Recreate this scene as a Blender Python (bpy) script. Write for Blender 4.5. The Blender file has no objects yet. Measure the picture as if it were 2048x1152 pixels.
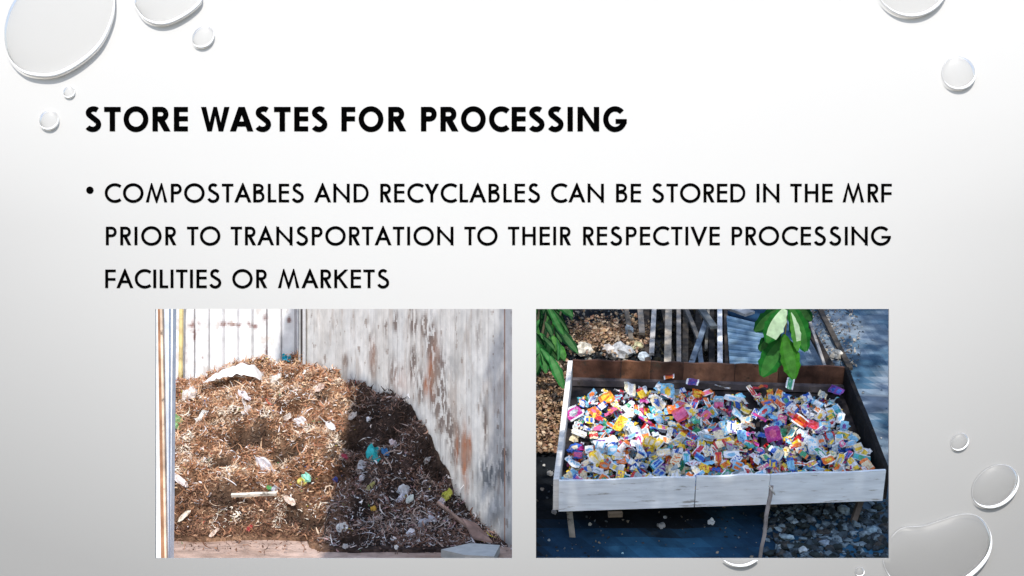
import bpy, bmesh, math, random
from mathutils import Vector, Matrix, noise
R = random.Random(7)
D = bpy.data
C = bpy.context.scene.collection
CZ = 1.6            # camera height
BY = 2.0            # distance of the slide board
FPX = 2560.0        # focal length in photograph pixels (2048 wide)

# ------------------------------------------------------------------ helpers
def sl(px, py):                      # pixel -> viewing slopes
    return (px-1024)/FPX, -(py-576)/FPX
class MB:
    """collects faces with a colour each, builds ONE mesh object"""
    def __init__(s): s.v=[]; s.f=[]; s.c=[]
    def face(s, pts, col):
        n=len(s.v); s.v.extend([tuple(p) for p in pts]); s.f.append(tuple(range(n,n+len(pts)))); s.c.append(col)
    def grid(s, pts, nu, nv, col):   # pts[(i,j)] row-major nu x nv ; col(i,j) or tuple
        n=len(s.v); s.v.extend([tuple(p) for p in pts])
        for j in range(nv-1):
            for i in range(nu-1):
                a=n+j*nu+i
                s.f.append((a,a+1,a+nu+1,a+nu)); s.c.append(col(i,j) if callable(col) else col)
    def box8(s, p, col):             # p: 8 corners, 0-3 bottom loop, 4-7 top loop
        n=len(s.v); s.v.extend([tuple(q) for q in p])
        for f in ((3,2,1,0),(4,5,6,7),(0,1,5,4),(1,2,6,5),(2,3,7,6),(3,0,4,7)):
            s.f.append(tuple(n+k for k in f)); s.c.append(col)
    def box(s, x0,x1,y0,y1,z0,z1,col):
        s.box8([(x0,y0,z0),(x1,y0,z0),(x1,y1,z0),(x0,y1,z0),(x0,y0,z1),(x1,y0,z1),(x1,y1,z1),(x0,y1,z1)],col)
    def beam(s, a, b, w, t, up, col, seg=1, wob=0):   # plank from a to b
        a=Vector(a); b=Vector(b); d=(b-a).normalized(); side=d.cross(Vector(up)).normalized(); nn=side.cross(d).normalized()
        rows=[]
        for k in range(seg+1):
            c=a.lerp(b,k/seg)+side*R.uniform(-wob,wob)+nn*R.uniform(-wob,wob)
            rows.append([c-side*w/2-nn*t/2, c+side*w/2-nn*t/2, c+side*w/2+nn*t/2, c-side*w/2+nn*t/2])
        n=len(s.v)
        for r in rows: s.v.extend([tuple(q) for q in r])
        for k in range(seg):
            for m in range(4):
                s.f.append((n+k*4+m, n+k*4+(m+1)%4, n+k*4+4+(m+1)%4, n+k*4+4+m)); s.c.append(col)
        s.f.append((n+3,n+2,n+1,n)); s.c.append(col)
        e=n+seg*4; s.f.append((e,e+1,e+2,e+3)); s.c.append(col)
    def tube(s, pts, rad, col, m=7):
        rings=[]; n=len(s.v); P=[Vector(p) for p in pts]
        for k,p in enumerate(P):
            d=(P[min(k+1,len(P)-1)]-P[max(k-1,0)]).normalized()
            u=d.orthogonal().normalized(); w=d.cross(u)
            r=rad[k] if hasattr(rad,'__len__') else rad
            for q in range(m):
                t=2*math.pi*q/m; s.v.append(tuple(p+(u*math.cos(t)+w*math.sin(t))*r))
        for k in range(len(P)-1):
            for q in range(m):
                s.f.append((n+k*m+q, n+k*m+(q+1)%m, n+(k+1)*m+(q+1)%m, n+(k+1)*m+q)); s.c.append(col)
        s.f.append(tuple(n+q for q in range(m))[::-1]); s.c.append(col)
        s.f.append(tuple(n+(len(P)-1)*m+q for q in range(m))); s.c.append(col)
    def build(s, name, mat, parent=None, smooth=False, loc=None, merge=False):
        me=D.meshes.new(name)
        L=Vector(loc) if loc else Vector((0,0,0))
        me.from_pydata([(v[0]-L.x,v[1]-L.y,v[2]-L.z) for v in s.v],[],s.f)
        ca=me.color_attributes.new('Col','FLOAT_COLOR','CORNER')
        buf=[]
        for f,c in zip(s.f,s.c): buf.extend((c[0],c[1],c[2],1.0)*len(f))
        ca.data.foreach_set('color',buf)
        me.materials.append(mat)
        if smooth: me.polygons.foreach_set('use_smooth',[True]*len(me.polygons))
        me.update()
        o=D.objects.new(name,me); C.objects.link(o); o.location=L
        if parent:
            o.parent=parent; o.location=L-(parent.location if loc else Vector((0,0,0)))
            if not loc: o.location=-parent.location
        return o
def tag(o,label=None,cat=None,group=None,kind=None):
    if label: o['label']=label
    if cat: o['category']=cat
    if group: o['group']=group
    if kind: o['kind']=kind
    return o
def empty(name,loc):
    o=D.objects.new(name,None); o.empty_display_size=.05; C.objects.link(o); o.location=loc; return o
def vary(c,a=.15):
    k=1+R.uniform(-a,a); return (min(c[0]*k,.92),min(c[1]*k,.92),min(c[2]*k,.92))
def mixc(a,b,t): return tuple(a[i]*(1-t)+b[i]*t for i in range(3))
def nz(x,y,z=0.0): return noise.noise(Vector((x,y,z)))
def fb(x,y,z=0.0,o=4): return noise.fractal(Vector((x,y,z)),0.9,2.1,o)

# ---------------------------------------------------------------- materials
def mat(name, rough=.8, spec=.3, nscale=0, namp=0, bump=0, bscale=60, col=None, trans=0, stretch=None, metal=0, stain=None):
    m=D.materials.new(name); m.use_nodes=True; nt=m.node_tree; N=nt.nodes; Lk=nt.links
    b=N['Principled BSDF']; b.inputs['Roughness'].default_value=rough; b.inputs['Specular IOR Level'].default_value=spec; b.inputs['Metallic'].default_value=metal
    if col: 
        src=N.new('ShaderNodeRGB'); src.outputs[0].default_value=(*col,1); out=src.outputs[0]
    else:
        src=N.new('ShaderNodeAttribute'); src.attribute_name='Col'; out=src.outputs['Color']
    tc=N.new('ShaderNodeTexCoord'); vec=tc.outputs['Object']
    if stretch:
        mp=N.new('ShaderNodeMapping'); mp.inputs['Scale'].default_value=stretch; Lk.new(vec,mp.inputs['Vector']); vec=mp.outputs[0]
    if nscale:
        n=N.new('ShaderNodeTexNoise'); n.inputs['Scale'].default_value=nscale; n.inputs['Detail'].default_value=6; Lk.new(vec,n.inputs['Vector'])
        r=N.new('ShaderNodeMapRange'); r.inputs[1].default_value=.3; r.inputs[2].default_value=.7; r.inputs[3].default_value=1-namp; r.inputs[4].default_value=1+namp*.5
        Lk.new(n.outputs['Fac'],r.inputs[0])
        mx=N.new('ShaderNodeVectorMath'); mx.operation='SCALE'; Lk.new(out,mx.inputs[0]); Lk.new(r.outputs[0],mx.inputs['Scale']); out=mx.outputs[0]
    if stain:                      # (scale, threshold, colour): patches of dirt and lost paint
        n3=N.new('ShaderNodeTexNoise'); n3.inputs['Scale'].default_value=stain[0]; n3.inputs['Detail'].default_value=9; n3.inputs['Roughness'].default_value=.72; Lk.new(vec,n3.inputs['Vector'])
        r3=N.new('ShaderNodeMapRange'); r3.inputs[1].default_value=stain[1]; r3.inputs[2].default_value=stain[1]+.07; r3.inputs[4].default_value=.85; Lk.new(n3.outputs['Fac'],r3.inputs[0])
        m3=N.new('ShaderNodeMix'); m3.data_type='RGBA'; Lk.new(r3.outputs[0],m3.inputs[0]); Lk.new(out,m3.inputs[6]); m3.inputs[7].default_value=(*stain[2],1); out=m3.outputs[2]
    Lk.new(out,b.inputs['Base Color'])
    if bump:
        n2=N.new('ShaderNodeTexNoise'); n2.inputs['Scale'].default_value=bscale; n2.inputs['Detail'].default_value=5; Lk.new(vec,n2.inputs['Vector'])
        bp=N.new('ShaderNodeBump'); bp.inputs['Strength'].default_value=1; bp.inputs['Distance'].default_value=bump; Lk.new(n2.outputs['Fac'],bp.inputs['Height']); Lk.new(bp.outputs[0],b.inputs['Normal'])
    if trans:
        t=N.new('ShaderNodeBsdfTranslucent'); Lk.new(out,t.inputs['Color'])
        ms=N.new('ShaderNodeMixShader'); ms.inputs[0].default_value=trans
        Lk.new(b.outputs[0],ms.inputs[1]); Lk.new(t.outputs[0],ms.inputs[2]); Lk.new(ms.outputs[0],N['Material Output'].inputs['Surface'])
    return m
M_wall=mat('painted_sheet_metal',.6,.3,14,.18,.0015,40)
M_shred=mat('organic_shreds',.9,.15,0,0,0,trans=.15)
M_mound=mat('compost_soil',.95,.1,30,.5,.02,45)
M_plastic=mat('thin_plastic',.45,.4,0,0,0,trans=.25)
M_wrap=mat('printed_foil_wrapper',.32,.5,0,0,.002,70)
M_earth=mat('trodden_earth',.95,.1,9,.35,.012,30)
M_yard=mat('yard_ground_with_shade',.85,.15,5,.4,.006,30)
M_wood=mat('weathered_wood',.85,.15,10,.5,.003,40,stain=(7,.57,(.05,.04,.03)))
M_paintwood=mat('painted_board',.7,.2,5,.16,.0012,30,stretch=(1,6,9),stain=(4,.585,(.30,.27,.23)))
M_leaf=mat('green_leaf',.55,.12,25,.3,.001,50,trans=.3)
M_stone=mat('stone',.9,.15,30,.6,.006,50)
M_tin=mat('galvanised_tin',.6,.3,9,.45,.001,50,metal=.1,stain=(6,.6,(.12,.15,.18)))
M_dry=mat('dry_leaf',.9,.1,30,.3,0,trans=.15)
M_ink=D.materials.new('black_print'); M_ink.use_nodes=True
_b=M_ink.node_tree.nodes['Principled BSDF']; _b.inputs['Base Color'].default_value=(.0012,.0012,.0012,1); _b.inputs['Roughness'].default_value=1; _b.inputs['Specular IOR Level'].default_value=0

def board_material():
    # the slide's own printed artwork: white paper printed with a grey vignette
    m=D.materials.new('printed_slide_board'); m.use_nodes=True; nt=m.node_tree; N=nt.nodes; Lk=nt.links
    b=N['Principled BSDF']; b.inputs['Roughness'].default_value=1; b.inputs['Specular IOR Level'].default_value=0
    tc=N.new('ShaderNodeTexCoord'); sp=N.new('ShaderNodeSeparateXYZ'); Lk.new(tc.outputs['Object'],sp.inputs[0])
    def mth(op,a,b_=None,c=None,clamp=False):
        n=N.new('ShaderNodeMath'); n.operation=op; n.use_clamp=clamp
        for k,v in enumerate((a,b_,c)):
            if v is None: continue
            if isinstance(v,(int,float)): n.inputs[k].default_value=v
            else: Lk.new(v,n.inputs[k])
        return n.outputs[0]
    y=mth('MULTIPLY_ADD',sp.outputs[2],-1280.,576.)          # artwork rows and columns
    x=mth('MULTIPLY',sp.outputs[0],1280/1.51)
    s_=mth('DIVIDE',y,450.,clamp=True)
    d=mth('SQRT',mth('ADD',mth('MULTIPLY',y,y),mth('MULTIPLY',mth('MULTIPLY',x,x),s_)))
    cr=N.new('ShaderNodeValToRGB'); el=cr.color_ramp.elements
    for p,v in BOARD_RAMP:
        k=((v/255+.055)/1.055)**2.4
        if p==0: e=el[0]; e.position=0
        elif p==1400: e=el[-1]; e.position=1
        else: e=el.new(p/1400)
        e.color=(k*BOARD_ALB[0],k*BOARD_ALB[1],k*BOARD_ALB[2],1)
    Lk.new(mth('DIVIDE',d,1400.),cr.inputs[0]); Lk.new(cr.outputs[0],b.inputs['Base Color'])
    return m
BOARD_ALB=(.586,.574,.552)
BOARD_RAMP=[(0,256),(300,255),(480,250.5),(640,243),(700,239),(827,229),(870,225),(962,216.5),(1138,200),(1258,188),(1320,185),(1400,180)]
M_board=board_material()
def water_material():
    m=D.materials.new('clear_water'); m.use_nodes=True; nt=m.node_tree; N=nt.nodes; Lk=nt.links; N.remove(N['Principled BSDF'])
    t=N.new('ShaderNodeBsdfTransparent')
    lw=N.new('ShaderNodeLayerWeight'); lw.inputs[0].default_value=.5      # steep edges let less light through than the flat middle
    cr=N.new('ShaderNodeValToRGB'); cr.color_ramp.elements[0].color=(.985,.985,.985,1); cr.color_ramp.elements[0].position=.02; cr.color_ramp.elements[1].color=(.74,.74,.74,1); cr.color_ramp.elements[1].position=.75
    Lk.new(lw.outputs['Facing'],cr.inputs[0]); Lk.new(cr.outputs[0],t.inputs[0])
    g=N.new('ShaderNodeBsdfGlossy'); g.inputs['Roughness'].default_value=.42
    f=N.new('ShaderNodeFresnel'); f.inputs[0].default_value=1.33
    ms=N.new('ShaderNodeMixShader'); Lk.new(f.outputs[0],ms.inputs[0]); Lk.new(t.outputs[0],ms.inputs[1]); Lk.new(g.outputs[0],ms.inputs[2])
    Lk.new(ms.outputs[0],N['Material Output'].inputs['Surface']); return m
M_water=water_material()
M_highlight_ring=mat('white_highlight_ring',.35,.5,0,0,0,col=(.88,.88,.88))  # opaque white for the light caught along a drop's edge

# ------------------------------------------------------------- camera, light
cam=D.cameras.new('camera'); co=D.objects.new('camera',cam); C.objects.link(co); co.location=(0,0,CZ); co.rotation_euler=(math.radians(90),0,0)
cam.sensor_width=36; cam.lens=45; cam.clip_end=500; cam.clip_start=.05
bpy.context.scene.camera=co
EL=math.radians(48); AZ=math.radians(2.5)       # sun stands behind the viewer, a little to the left
S=Vector((-math.sin(AZ)*math.cos(EL),-math.cos(AZ)*math.cos(EL),math.sin(EL)))
sun=D.lights.new('sun','SUN'); sun.energy=2.6; sun.angle=math.radians(.5); sun.color=(1,.965,.91)
so=D.objects.new('sun',sun); C.objects.link(so); so.rotation_euler=(-S).to_track_quat('-Z','Y').to_euler()
w=D.worlds.new('World'); bpy.context.scene.world=w; w.use_nodes=True; nt=w.node_tree
sky=nt.nodes.new('ShaderNodeTexSky'); sky.sky_type='NISHITA'; sky.sun_disc=False; sky.sun_elevation=EL; sky.sun_rotation=math.atan2(S.x,S.y)
nt.links.new(sky.outputs[0],nt.nodes['Background'].inputs[0]); nt.nodes['Background'].inputs[1].default_value=.15
vs=bpy.context.scene.view_settings; vs.view_transform='Standard'; vs.look='None'; vs.exposure=.80; vs.gamma=1
bpy.context.scene.cycles.max_bounces=6; bpy.context.scene.cycles.transparent_max_bounces=12

# =============================================================== THE SLIDE
def bp(px,py,d=0.0):                 # pixel on the slide -> point on the board (d metres proud of it)
    return Vector(((px-1024)/1280, BY-d, CZ+(576-py)/1280))
W1=(311,618,1024,1117); W2=(1072,618,1778,1117)   # the two picture openings
def slide_board():
    th=.004
    xs=[-900,W1[0],W1[2],W2[0],W2[2],2950]; ys=[-150,618,1117,2400]
    mb=MB()
    for i in range(5):
        for j in range(3):
            if j==1 and i in (1,3): continue
            x0,x1,y0,y1=xs[i],xs[i+1],ys[j],ys[j+1]
            mb.face([bp(x0,y1),bp(x1,y1),bp(x1,y0),bp(x0,y0)],(.8,.8,.8))
            mb.face([bp(x0,y0,-th),bp(x1,y0,-th),bp(x1,y1,-th),bp(x0,y1,-th)],(.8,.8,.8))
    def edge(a,b): mb.face([bp(*a),bp(*b),bp(*b,-th),bp(*a,-th)],(.8,.8,.8))
    for (x0,y0,x1,y1) in (W1,W2,(-900,-150,2950,2400)):
        for a,b in (((x0,y0),(x1,y0)),((x1,y0),(x1,y1)),((x1,y1),(x0,y1)),((x0,y1),(x0,y0))): edge(a,b)
    o=mb.build('slide_board',M_board,loc=(0,BY,CZ)); 
    tag(o,'white to grey shaded slide board behind the text, with two picture openings','slide')
    return o
slide_board()

# ---- lettering: geometric sans built from strokes, cap height 1
def arc(cx,cy,rx,ry,a0,a1,n=28):
    return [(cx+rx*math.cos(math.radians(a0+(a1-a0)*k/n)), cy+ry*math.sin(math.radians(a0+(a1-a0)*k/n))) for k in range(n+1)]
def thick(path,t,closed=False,tv=None):
    """quads following a centre line, mitred"""
    P=[Vector((x,y)) for x,y in path]; n=len(P); L=[];Rr=[]
    for i,p in enumerate(P):
        if closed: a=P[i-1]; b=P[(i+1)%n]
        else: a=P[max(i-1,0)]; b=P[min(i+1,n-1)]
        d1=(p-a); d2=(b-p)
        if d1.length<1e-9: d1=d2
        if d2.length<1e-9: d2=d1
        d1=d1.normalized(); d2=d2.normalized()
        m=(d1+d2).normalized(); nrm=Vector((-m.y,m.x)); c=max(.3,nrm.dot(Vector((-d1.y,d1.x))))
        h=t/2/c; L.append(p+nrm*h); Rr.append(p-nrm*h)
    q=[]
    for i in range(n if closed else n-1):
        j=(i+1)%n; q.append([L[i],L[j],Rr[j],Rr[i]])
    return q
def rect(x0,y0,x1,y1): return [[Vector((x0,y0)),Vector((x1,y0)),Vector((x1,y1)),Vector((x0,y1))]]
def poly(*p): return [[Vector(a) for a in p]]
def spline(pts,n=8):
    out=[]; P=[Vector(p) for p in pts]
    for i in range(len(P)-1):
        p0=P[max(i-1,0)];p1=P[i];p2=P[i+1];p3=P[min(i+2,len(P)-1)]
        for k in range(n):
            t=k/n; out.append(tuple(.5*((2*p1)+(p2-p0)*t+(2*p0-5*p1+4*p2-p3)*t*t+(3*p1-3*p2+p3-p0)*t**3)))
    out.append(tuple(P[-1])); return out
def diag(x0,y0,x1,y1,w):   # slanted stroke cut off level, horizontal width w
    return poly((x0-w/2,y0),(x0+w/2,y0),(x1+w/2,y1),(x1-w/2,y1))
def glyph(ch,bold):
    t=.222 if bold else .160; h=.205 if bold else .143; o=.03   # stem, bar, overshoot
    W=dict(A=.96,C=.78,E=.575,F=.57,G=.98,I=t,N=.89,O=1.02,P=.65,R=.74,S=.65,T=.68,W=1.17) if bold else dict(A=.92,B=.615,C=.86,D=.82,E=.56,F=.57,G=1.09,H=.73,I=t,K=.76,L=.46,M=1.16,N=.88,O=1.11,P=.59,R=.6,S=.685,T=.62,V=.91,Y=.77)
    w=W[ch]; q=[]
    if ch=='A':
        d=t*1.1; top=1 if bold else 1.05; fl=.13 if bold else .025; xl=w/2
        yi=top*(xl-d)/(xl-fl)
        q+=poly((0,0),(d,0),(xl,yi),(xl,top),(xl-fl,top))+poly((w-d,0),(w,0),(xl+fl,top),(xl,top),(xl,yi))
        yb=.27 if not bold else .2; f=yb/top; q+=rect(f*xl+d*.5,yb,w-f*xl-d*.5,yb+h)
    elif ch=='B':
        q+=rect(0,0,t,1); r1=.21-0*h; 
        q+=thick([(t*.5,1-h/2),(w*.45,1-h/2)]+arc(w*.45,.765,w*.55-t/2-.045,.235-h/2,90,-90)+[(t*.5,.53)],h)
        q+=thick([(t*.5,.53),(w*.5,.53)]+arc(w*.5,.53/2+h/4,w*.5-t/2,.53/2-h/4,90,-90)+[(t*.5,h/2)],h)
    elif ch in 'CG':
        R0=(.5+o); rx=(1.02 if bold else 1.1)*.5*(1.0)
        cx=rx; a=43 if ch=='G' else 40
        if ch=='C':
            xe=w   # cut vertical at xe
            th=math.degrees(math.acos(max(-1,min(1,(xe-cx)/(rx-t/2)))))
            q+=thick(arc(cx,.5,rx-t/2,R0-t/2,th+1,360-th-1,44),t*.98)
        else:
            cx=w*.5; rx=w*.5
            q+=thick(arc(cx,.5,rx-t/2,R0-t/2,a,354,48),t*.98)
            q+=rect(cx+.02*w,.5-h*.93,w-.01,.5+h*.02)
    elif ch=='D':
        q+=rect(0,0,t,1); q+=thick([(t*.5,1-h/2),(w*.42,1-h/2)]+arc(w*.42,.5,w*.58-t/2,.5-h/2,90,-90)+[(t*.5,h/2)],h)
    elif ch in 'EF':
        q+=rect(0,0,t,1)+rect(t,1-h,w,1)+rect(t,(.5-h*.42 if bold else .475),w*(1 if bold else .985),(.5+h*.58 if bold else .475+h))
        if ch=='E': q+=rect(t,0,w,h)
        if ch=='F': q[2]=rect(t,.41 if bold else .4,w*.98,(.41 if bold else .4)+h)[0]
    elif ch=='H': q+=rect(0,0,t,1)+rect(w-t,0,w,1)+rect(t,.46,w-t,.46+h)
    elif ch=='I': q+=rect(0,0,t,1)
    elif ch=='K': q+=rect(0,0,t,1)+poly((t,.46),(t,.64),(w-.2,1),(w-.005,1),(t+.1,.5))+poly((t+.02,.56),(t+.14,.62),(w,0),(w-.2,0))
    elif ch=='L': q+=rect(0,0,t,1)+rect(t,0,w,h)
    elif ch=='M':
        d=t*1.04; a=.27*w; b=w-a
        q+=poly((0,0),(d,0),(a-.01,.72),(a+.03,1.04),(a-.03,1.04))+poly((w-d,0),(w,0),(b+.03,1.04),(b-.03,1.04),(b+.01,.72))
        q+=poly((a-.01,.71),(a+.028,1.04),(w/2,.30),(w/2,-.04),(w/2-.03,-.04))+poly((b+.01,.71),(w/2+.03,-.04),(w/2,-.04),(w/2,.30),(b-.028,1.04))
    elif ch=='N':
        if bold: q+=rect(0,0,t,1)+rect(w-t,0,w,1)+poly((0,1),(t,1),(w,0),(w-t,0))
        else: q+=rect(0,0,t,1)+rect(w-t,0,w,1)+poly((0,1.03),(.02,1.03),(w,.13),(w,-.04),(w-.02,-.04),(0,.87))
    elif ch=='O': q+=thick(arc(w/2,.5,w/2-t/2,.5+o-t/2,0,360,56)[:-1],t*.98,True)
    elif ch in 'PR':
        wb=w if ch=='P' else w*(.89 if bold else .96); q+=rect(0,0,t,1); yb=.41 if bold else .44
        rr=(1-yb)/2
        q+=thick([(t*.5,1-h/2),(wb-rr*1.0,1-h/2)]+arc(wb-rr,yb+rr,rr-t/2,rr-h/2,90,-90)+[(t*.5,yb+h/2)],h*1.04)
        if ch=='R': 
            a=.34 if bold else .27
            q+=poly((t*.98,yb+.03 if bold else yb+.02),(t*.98+t*1.25 if bold else t*2.1,yb+.05),(w,0),(w-t*1.22,0)) if bold else poly((t+.01,yb+.02),(t+.2,yb+.02),(w,0),(w-.19,0))
    elif ch=='S':
        up=arc((.52 if bold else .49)*w,.76,(.50*w if bold else .405*w)-t/2,.27-t/2,44 if bold else 36,212,14); lo=arc((.46 if bold else .475)*w,.285,(.54*w if bold else .505*w-.01)-t/2,.315-t/2,40,-148 if bold else -160,20)
        q+=thick(up+[(.5*w,.53)]+lo if False else up+lo,t*.98)
    elif ch=='T': q+=rect(0,1-h,w,1)+rect(w/2-t/2,0,w/2+t/2,1-h)
    elif ch=='V': q+=poly((0,1),(t*1.15,1),(w/2,.30),(w/2,-.04),(w/2-.03,-.04))+poly((w-t*1.15,1),(w,1),(w/2+.03,-.04),(w/2,-.04),(w/2,.30))
    elif ch=='W':
        d=t*.98; xs=[0,.3*w,.5*w,.7*w,w]
        q+=poly((0,1),(d,1),(.3*w+d*.42,0),(.3*w-d*.42,0))+poly((.3*w-d*.35,0),(.3*w+d*.45,0),(.5*w+d*.35,1),(.5*w-d*.35,1))
        q+=poly((.5*w-d*.35,1),(.5*w+d*.35,1),(.7*w+d*.35,0),(.7*w-d*.45,0))+poly((.7*w-d*.42,0),(.7*w+d*.42,0),(w,1),(w-d,1))
    elif ch=='Y': q+=rect(w/2-t/2,0,w/2+t/2,.46)+poly((0,1),(t*1.2,1),(w/2+t*.5,.46),(w/2-t*.5,.42))+poly((w-t*1.2,1),(w,1),(w/2+t*.5,.42),(w/2-t*.5,.46))
    return w,q
BEAR={'A':(0,.0),'B':(.09,.07),'C':(.06,.05),'D':(.09,.06),'E':(.09,.06),'F':(.09,.03),'G':(.06,.07),'H':(.09,.09),'I':(.09,.09),'K':(.09,.02),'L':(.09,.03),'M':(.05,.09),'N':(.09,.09),'O':(.06,.06),'P':(.09,.05),'R':(.09,.03),'S':(.06,.06),'T':(.04,.04),'V':(.0,.0),'W':(.0,.0),'Y':(0,0)}
def word(txt,x0,x1,ytop,ybase,bold,parent):
    s=ybase-ytop; xs=[]; x=-BEAR[txt[0]][0]
    G=[glyph(c,bold) for c in txt]
    for c,(wd,_) in zip(txt,G):
        x+=BEAR[c][0]; xs.append(x); x+=wd+BEAR[c][1]
    nat=xs[-1]+G[-1][0]; add=((x1-x0)/s-nat)/max(len(txt)-1,1)
    mb=MB(); k=0
    for i,(wd,qs) in enumerate(G):
        for qd in qs:
            k+=1; d=.0006+(k%9)*.00003
            pts=[bp(x0+(xs[i]+i*add+p.x)*s, ybase-p.y*s, d) for p in qd]
            nn=(pts[1]-pts[0]).cross(pts[2]-pts[0])
            if nn.y>0: pts=pts[::-1]
            mb.face(pts,(0,0,0))
    return mb.build('word',M_ink,parent)
h=empty('heading_text',bp(171,263)); tag(h,'bold black heading in capitals reading STORE WASTES FOR PROCESSING','heading')
for t,a,b in (('STORE',170.9,376),('WASTES',402,655),('FOR',682.8,812.7),('PROCESSING',841.9,1254)):
    o=word(t,a,b,213.8,262.7,True,h); o['label']='heading word '+t
h=empty('paragraph_text',bp(180,576)); tag(h,'three line paragraph in thin black capitals with a round bullet, under the heading','paragraph')
mb=MB()
for k in range(32): 
    a0,a1=2*math.pi*k/32,2*math.pi*(k+1)/32
    mb.face([bp(180,380.3,.0006),bp(180+7.4*math.cos(a0),380.3-7.4*math.sin(a0),.0006),bp(180+7.4*math.cos(a1),380.3-7.4*math.sin(a1),.0006)],(0,0,0))
mb.build('bullet',M_ink,h)
LINES=[(367.4,404.6,(('COMPOSTABLES',209.6,608.7),('AND',628.2,737.7),('RECYCLABLES',760.6,1081),('CAN',1101.8,1207.8),('BE',1232,1282.1),('STORED',1303.4,1491),('IN',1512.9,1558.8),('THE',1580.4,1665.2),('MRF',1684.9,1783.5))),
 (453.3,490.3,(('PRIOR',211.9,353),('TO',374.1,441),('TRANSPORTATION',461.3,907),('TO',928.6,995.3),('THEIR',1015.8,1142.1),('RESPECTIVE',1166.1,1439.6),('PROCESSING',1463.1,1782))),
 (539,576,(('FACILITIES',210.6,443.7),('OR',464.5,534.6),('MARKETS',556,779.4)))]
for yt,yb,ws in LINES:
    ln=empty('text_line',(0,0,0)); ln.parent=h
    for t,a,b in ws:
        o=word(t,a,b,yt,yb,False,None); o.parent=ln; o.location=-h.location; o['label']='word '+t

# ---- water drops on the board
def closed_spline(pts,n=10):
    out=[]; P=[Vector(p) for p in pts]; m=len(P)
    for i in range(m):
        p0=P[i-1];p1=P[i];p2=P[(i+1)%m];p3=P[(i+2)%m]
        for k in range(n):
            t=k/n; out.append(.5*((2*p1)+(p2-p0)*t+(2*p0-5*p1+4*p2-p3)*t*t+(3*p1-3*p2+p3-p0)*t**3))
    return out
def ell(cx,cy,a,b,ang,n=48):
    ca,sa=math.cos(math.radians(ang)),math.sin(math.radians(ang))
    return [Vector((cx+a*math.cos(t)*ca+b*math.sin(t)*sa, cy-a*math.cos(t)*sa+b*math.sin(t)*ca)) for t in [2*math.pi*k/n for k in range(n)]]
def cut(o,rects):
    """the drop stops where a picture opening begins"""
    for (x0,y0,x1,y1) in rects:
        me=o.data; bm=bmesh.new(); bm.from_mesh(me)
        X0,X1=(x0-1024)/1280-.0015,(x1-1024)/1280+.0015; Z1,Z0=CZ+(576-y0)/1280+.0015,CZ+(576-y1)/1280-.0015
        mw=o.matrix_world.copy(); off=Vector(o.location)+(o.parent.location if o.parent else Vector())
        for co_,no in (((X0,0,0),(1,0,0)),((X1,0,0),(-1,0,0)),((0,0,Z0),(0,0,1)),((0,0,Z1),(0,0,-1))):
            bmesh.ops.bisect_plane(bm,geom=bm.verts[:]+bm.edges[:]+bm.faces[:],plane_co=Vector(co_)-off,plane_no=no)
        kill=[f for f in bm.faces if X0<(f.calc_center_median()+off).x<X1 and Z0<(f.calc_center_median()+off).z<Z1]
        bmesh.ops.delete(bm,geom=kill,context='FACES'); bm.to_mesh(me); bm.free()
def drop(out,label,H,rw,rects=()):
    if sum(out[i-1].x*out[i].y-out[i].x*out[i-1].y for i in range(len(out)))<0: out=out[::-1]
    n=len(out); c=sum(out,Vector((0,0)))/n
    t=empty('water_drop',bp(c.x,c.y)); tag(t,label,'water drop','water drops on the slide')
    mb=MB(); prof=[1,.99,.97,.94,.9,.85,.78,.68,.55,.35,.0001]
    pts=[]
    for f in prof:
        d=H*(1-f**2.6)**.7+.0008
        for p in out: q=c+(p-c)*f; pts.append(bp(q.x,q.y,d))
    rows=len(prof); idx=len(mb.v); mb.v.extend([tuple(p) for p in pts])
    for j in range(rows-1):
        for i in range(n):
            k=(i+1)%n; mb.f.append((idx+j*n+i,idx+j*n+k,idx+(j+1)*n+k,idx+(j+1)*n+i)); mb.c.append((1,1,1))
    b=mb.build('lens',M_water,t,smooth=True)
    if rects: cut(b,rects)
    # added white ring: paints the bright lower edge and throws the drop's shadow
    mb=MB(); m=8; n0=len(mb.v)
    for i,p in enumerate(out):
        tg=(out[(i+1)%n]-out[i-1]).normalized(); nr=Vector((tg.y,-tg.x))
        if nr.dot(p-c)<0: nr=-nr
        k=max(0,nr.dot(Vector((.42,.9)).normalized())); r=rw*(.03+.80*k**1.2)
        q=p-nr*r*1280*.9
        base=bp(q.x,q.y,.0); out3=Vector((nr.x,0,-nr.y)); hgt=H*.30+rw*.95
        for s_ in range(m):
            a=2*math.pi*s_/m
            mb.v.append(tuple(base+out3*(math.cos(a)*r)+Vector((0,-1,0))*(hgt+math.sin(a)*r*.8)))
    for i in range(n):
        k=(i+1)%n
        for s_ in range(m):
            e=(s_+1)%m; mb.f.append((i*m+s_,i*m+e,k*m+e,k*m+s_)); mb.c.append((.9,.9,.9))
    b=mb.build('highlight_ring',M_highlight_ring,t,smooth=True)
    if rects: cut(b,rects)
drop(closed_spline([(29,0),(14.6,31.6),(9,70),(19.4,114),(48.6,146),(87.5,156),(126,150.7),(170,126),(206.6,90),(228.4,41),(232.6,0),(225,-38),(198,-68),(155,-82),(105,-72),(60,-42)],6),'biggest clear water drop, cut off by the top left corner of the slide',.012,.0042)
drop(closed_spline([(270,0),(274,16),(291.6,40),(316,51),(343,49),(374,34),(399,14),(406,-3),(398,-26),(370,-44),(325,-50),(286,-34)],6),'half seen clear drop cut by the top edge, right of the biggest drop',.010,.0036)
drop(ell(407,74.5,24,21,45),'small oval clear drop at the upper left, just below the half seen one',.0065,.0022)
drop(ell(138.8,184.7,12,11.8,0,32),'tiny round clear drop right under the biggest drop',.0045,.0016)
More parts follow.
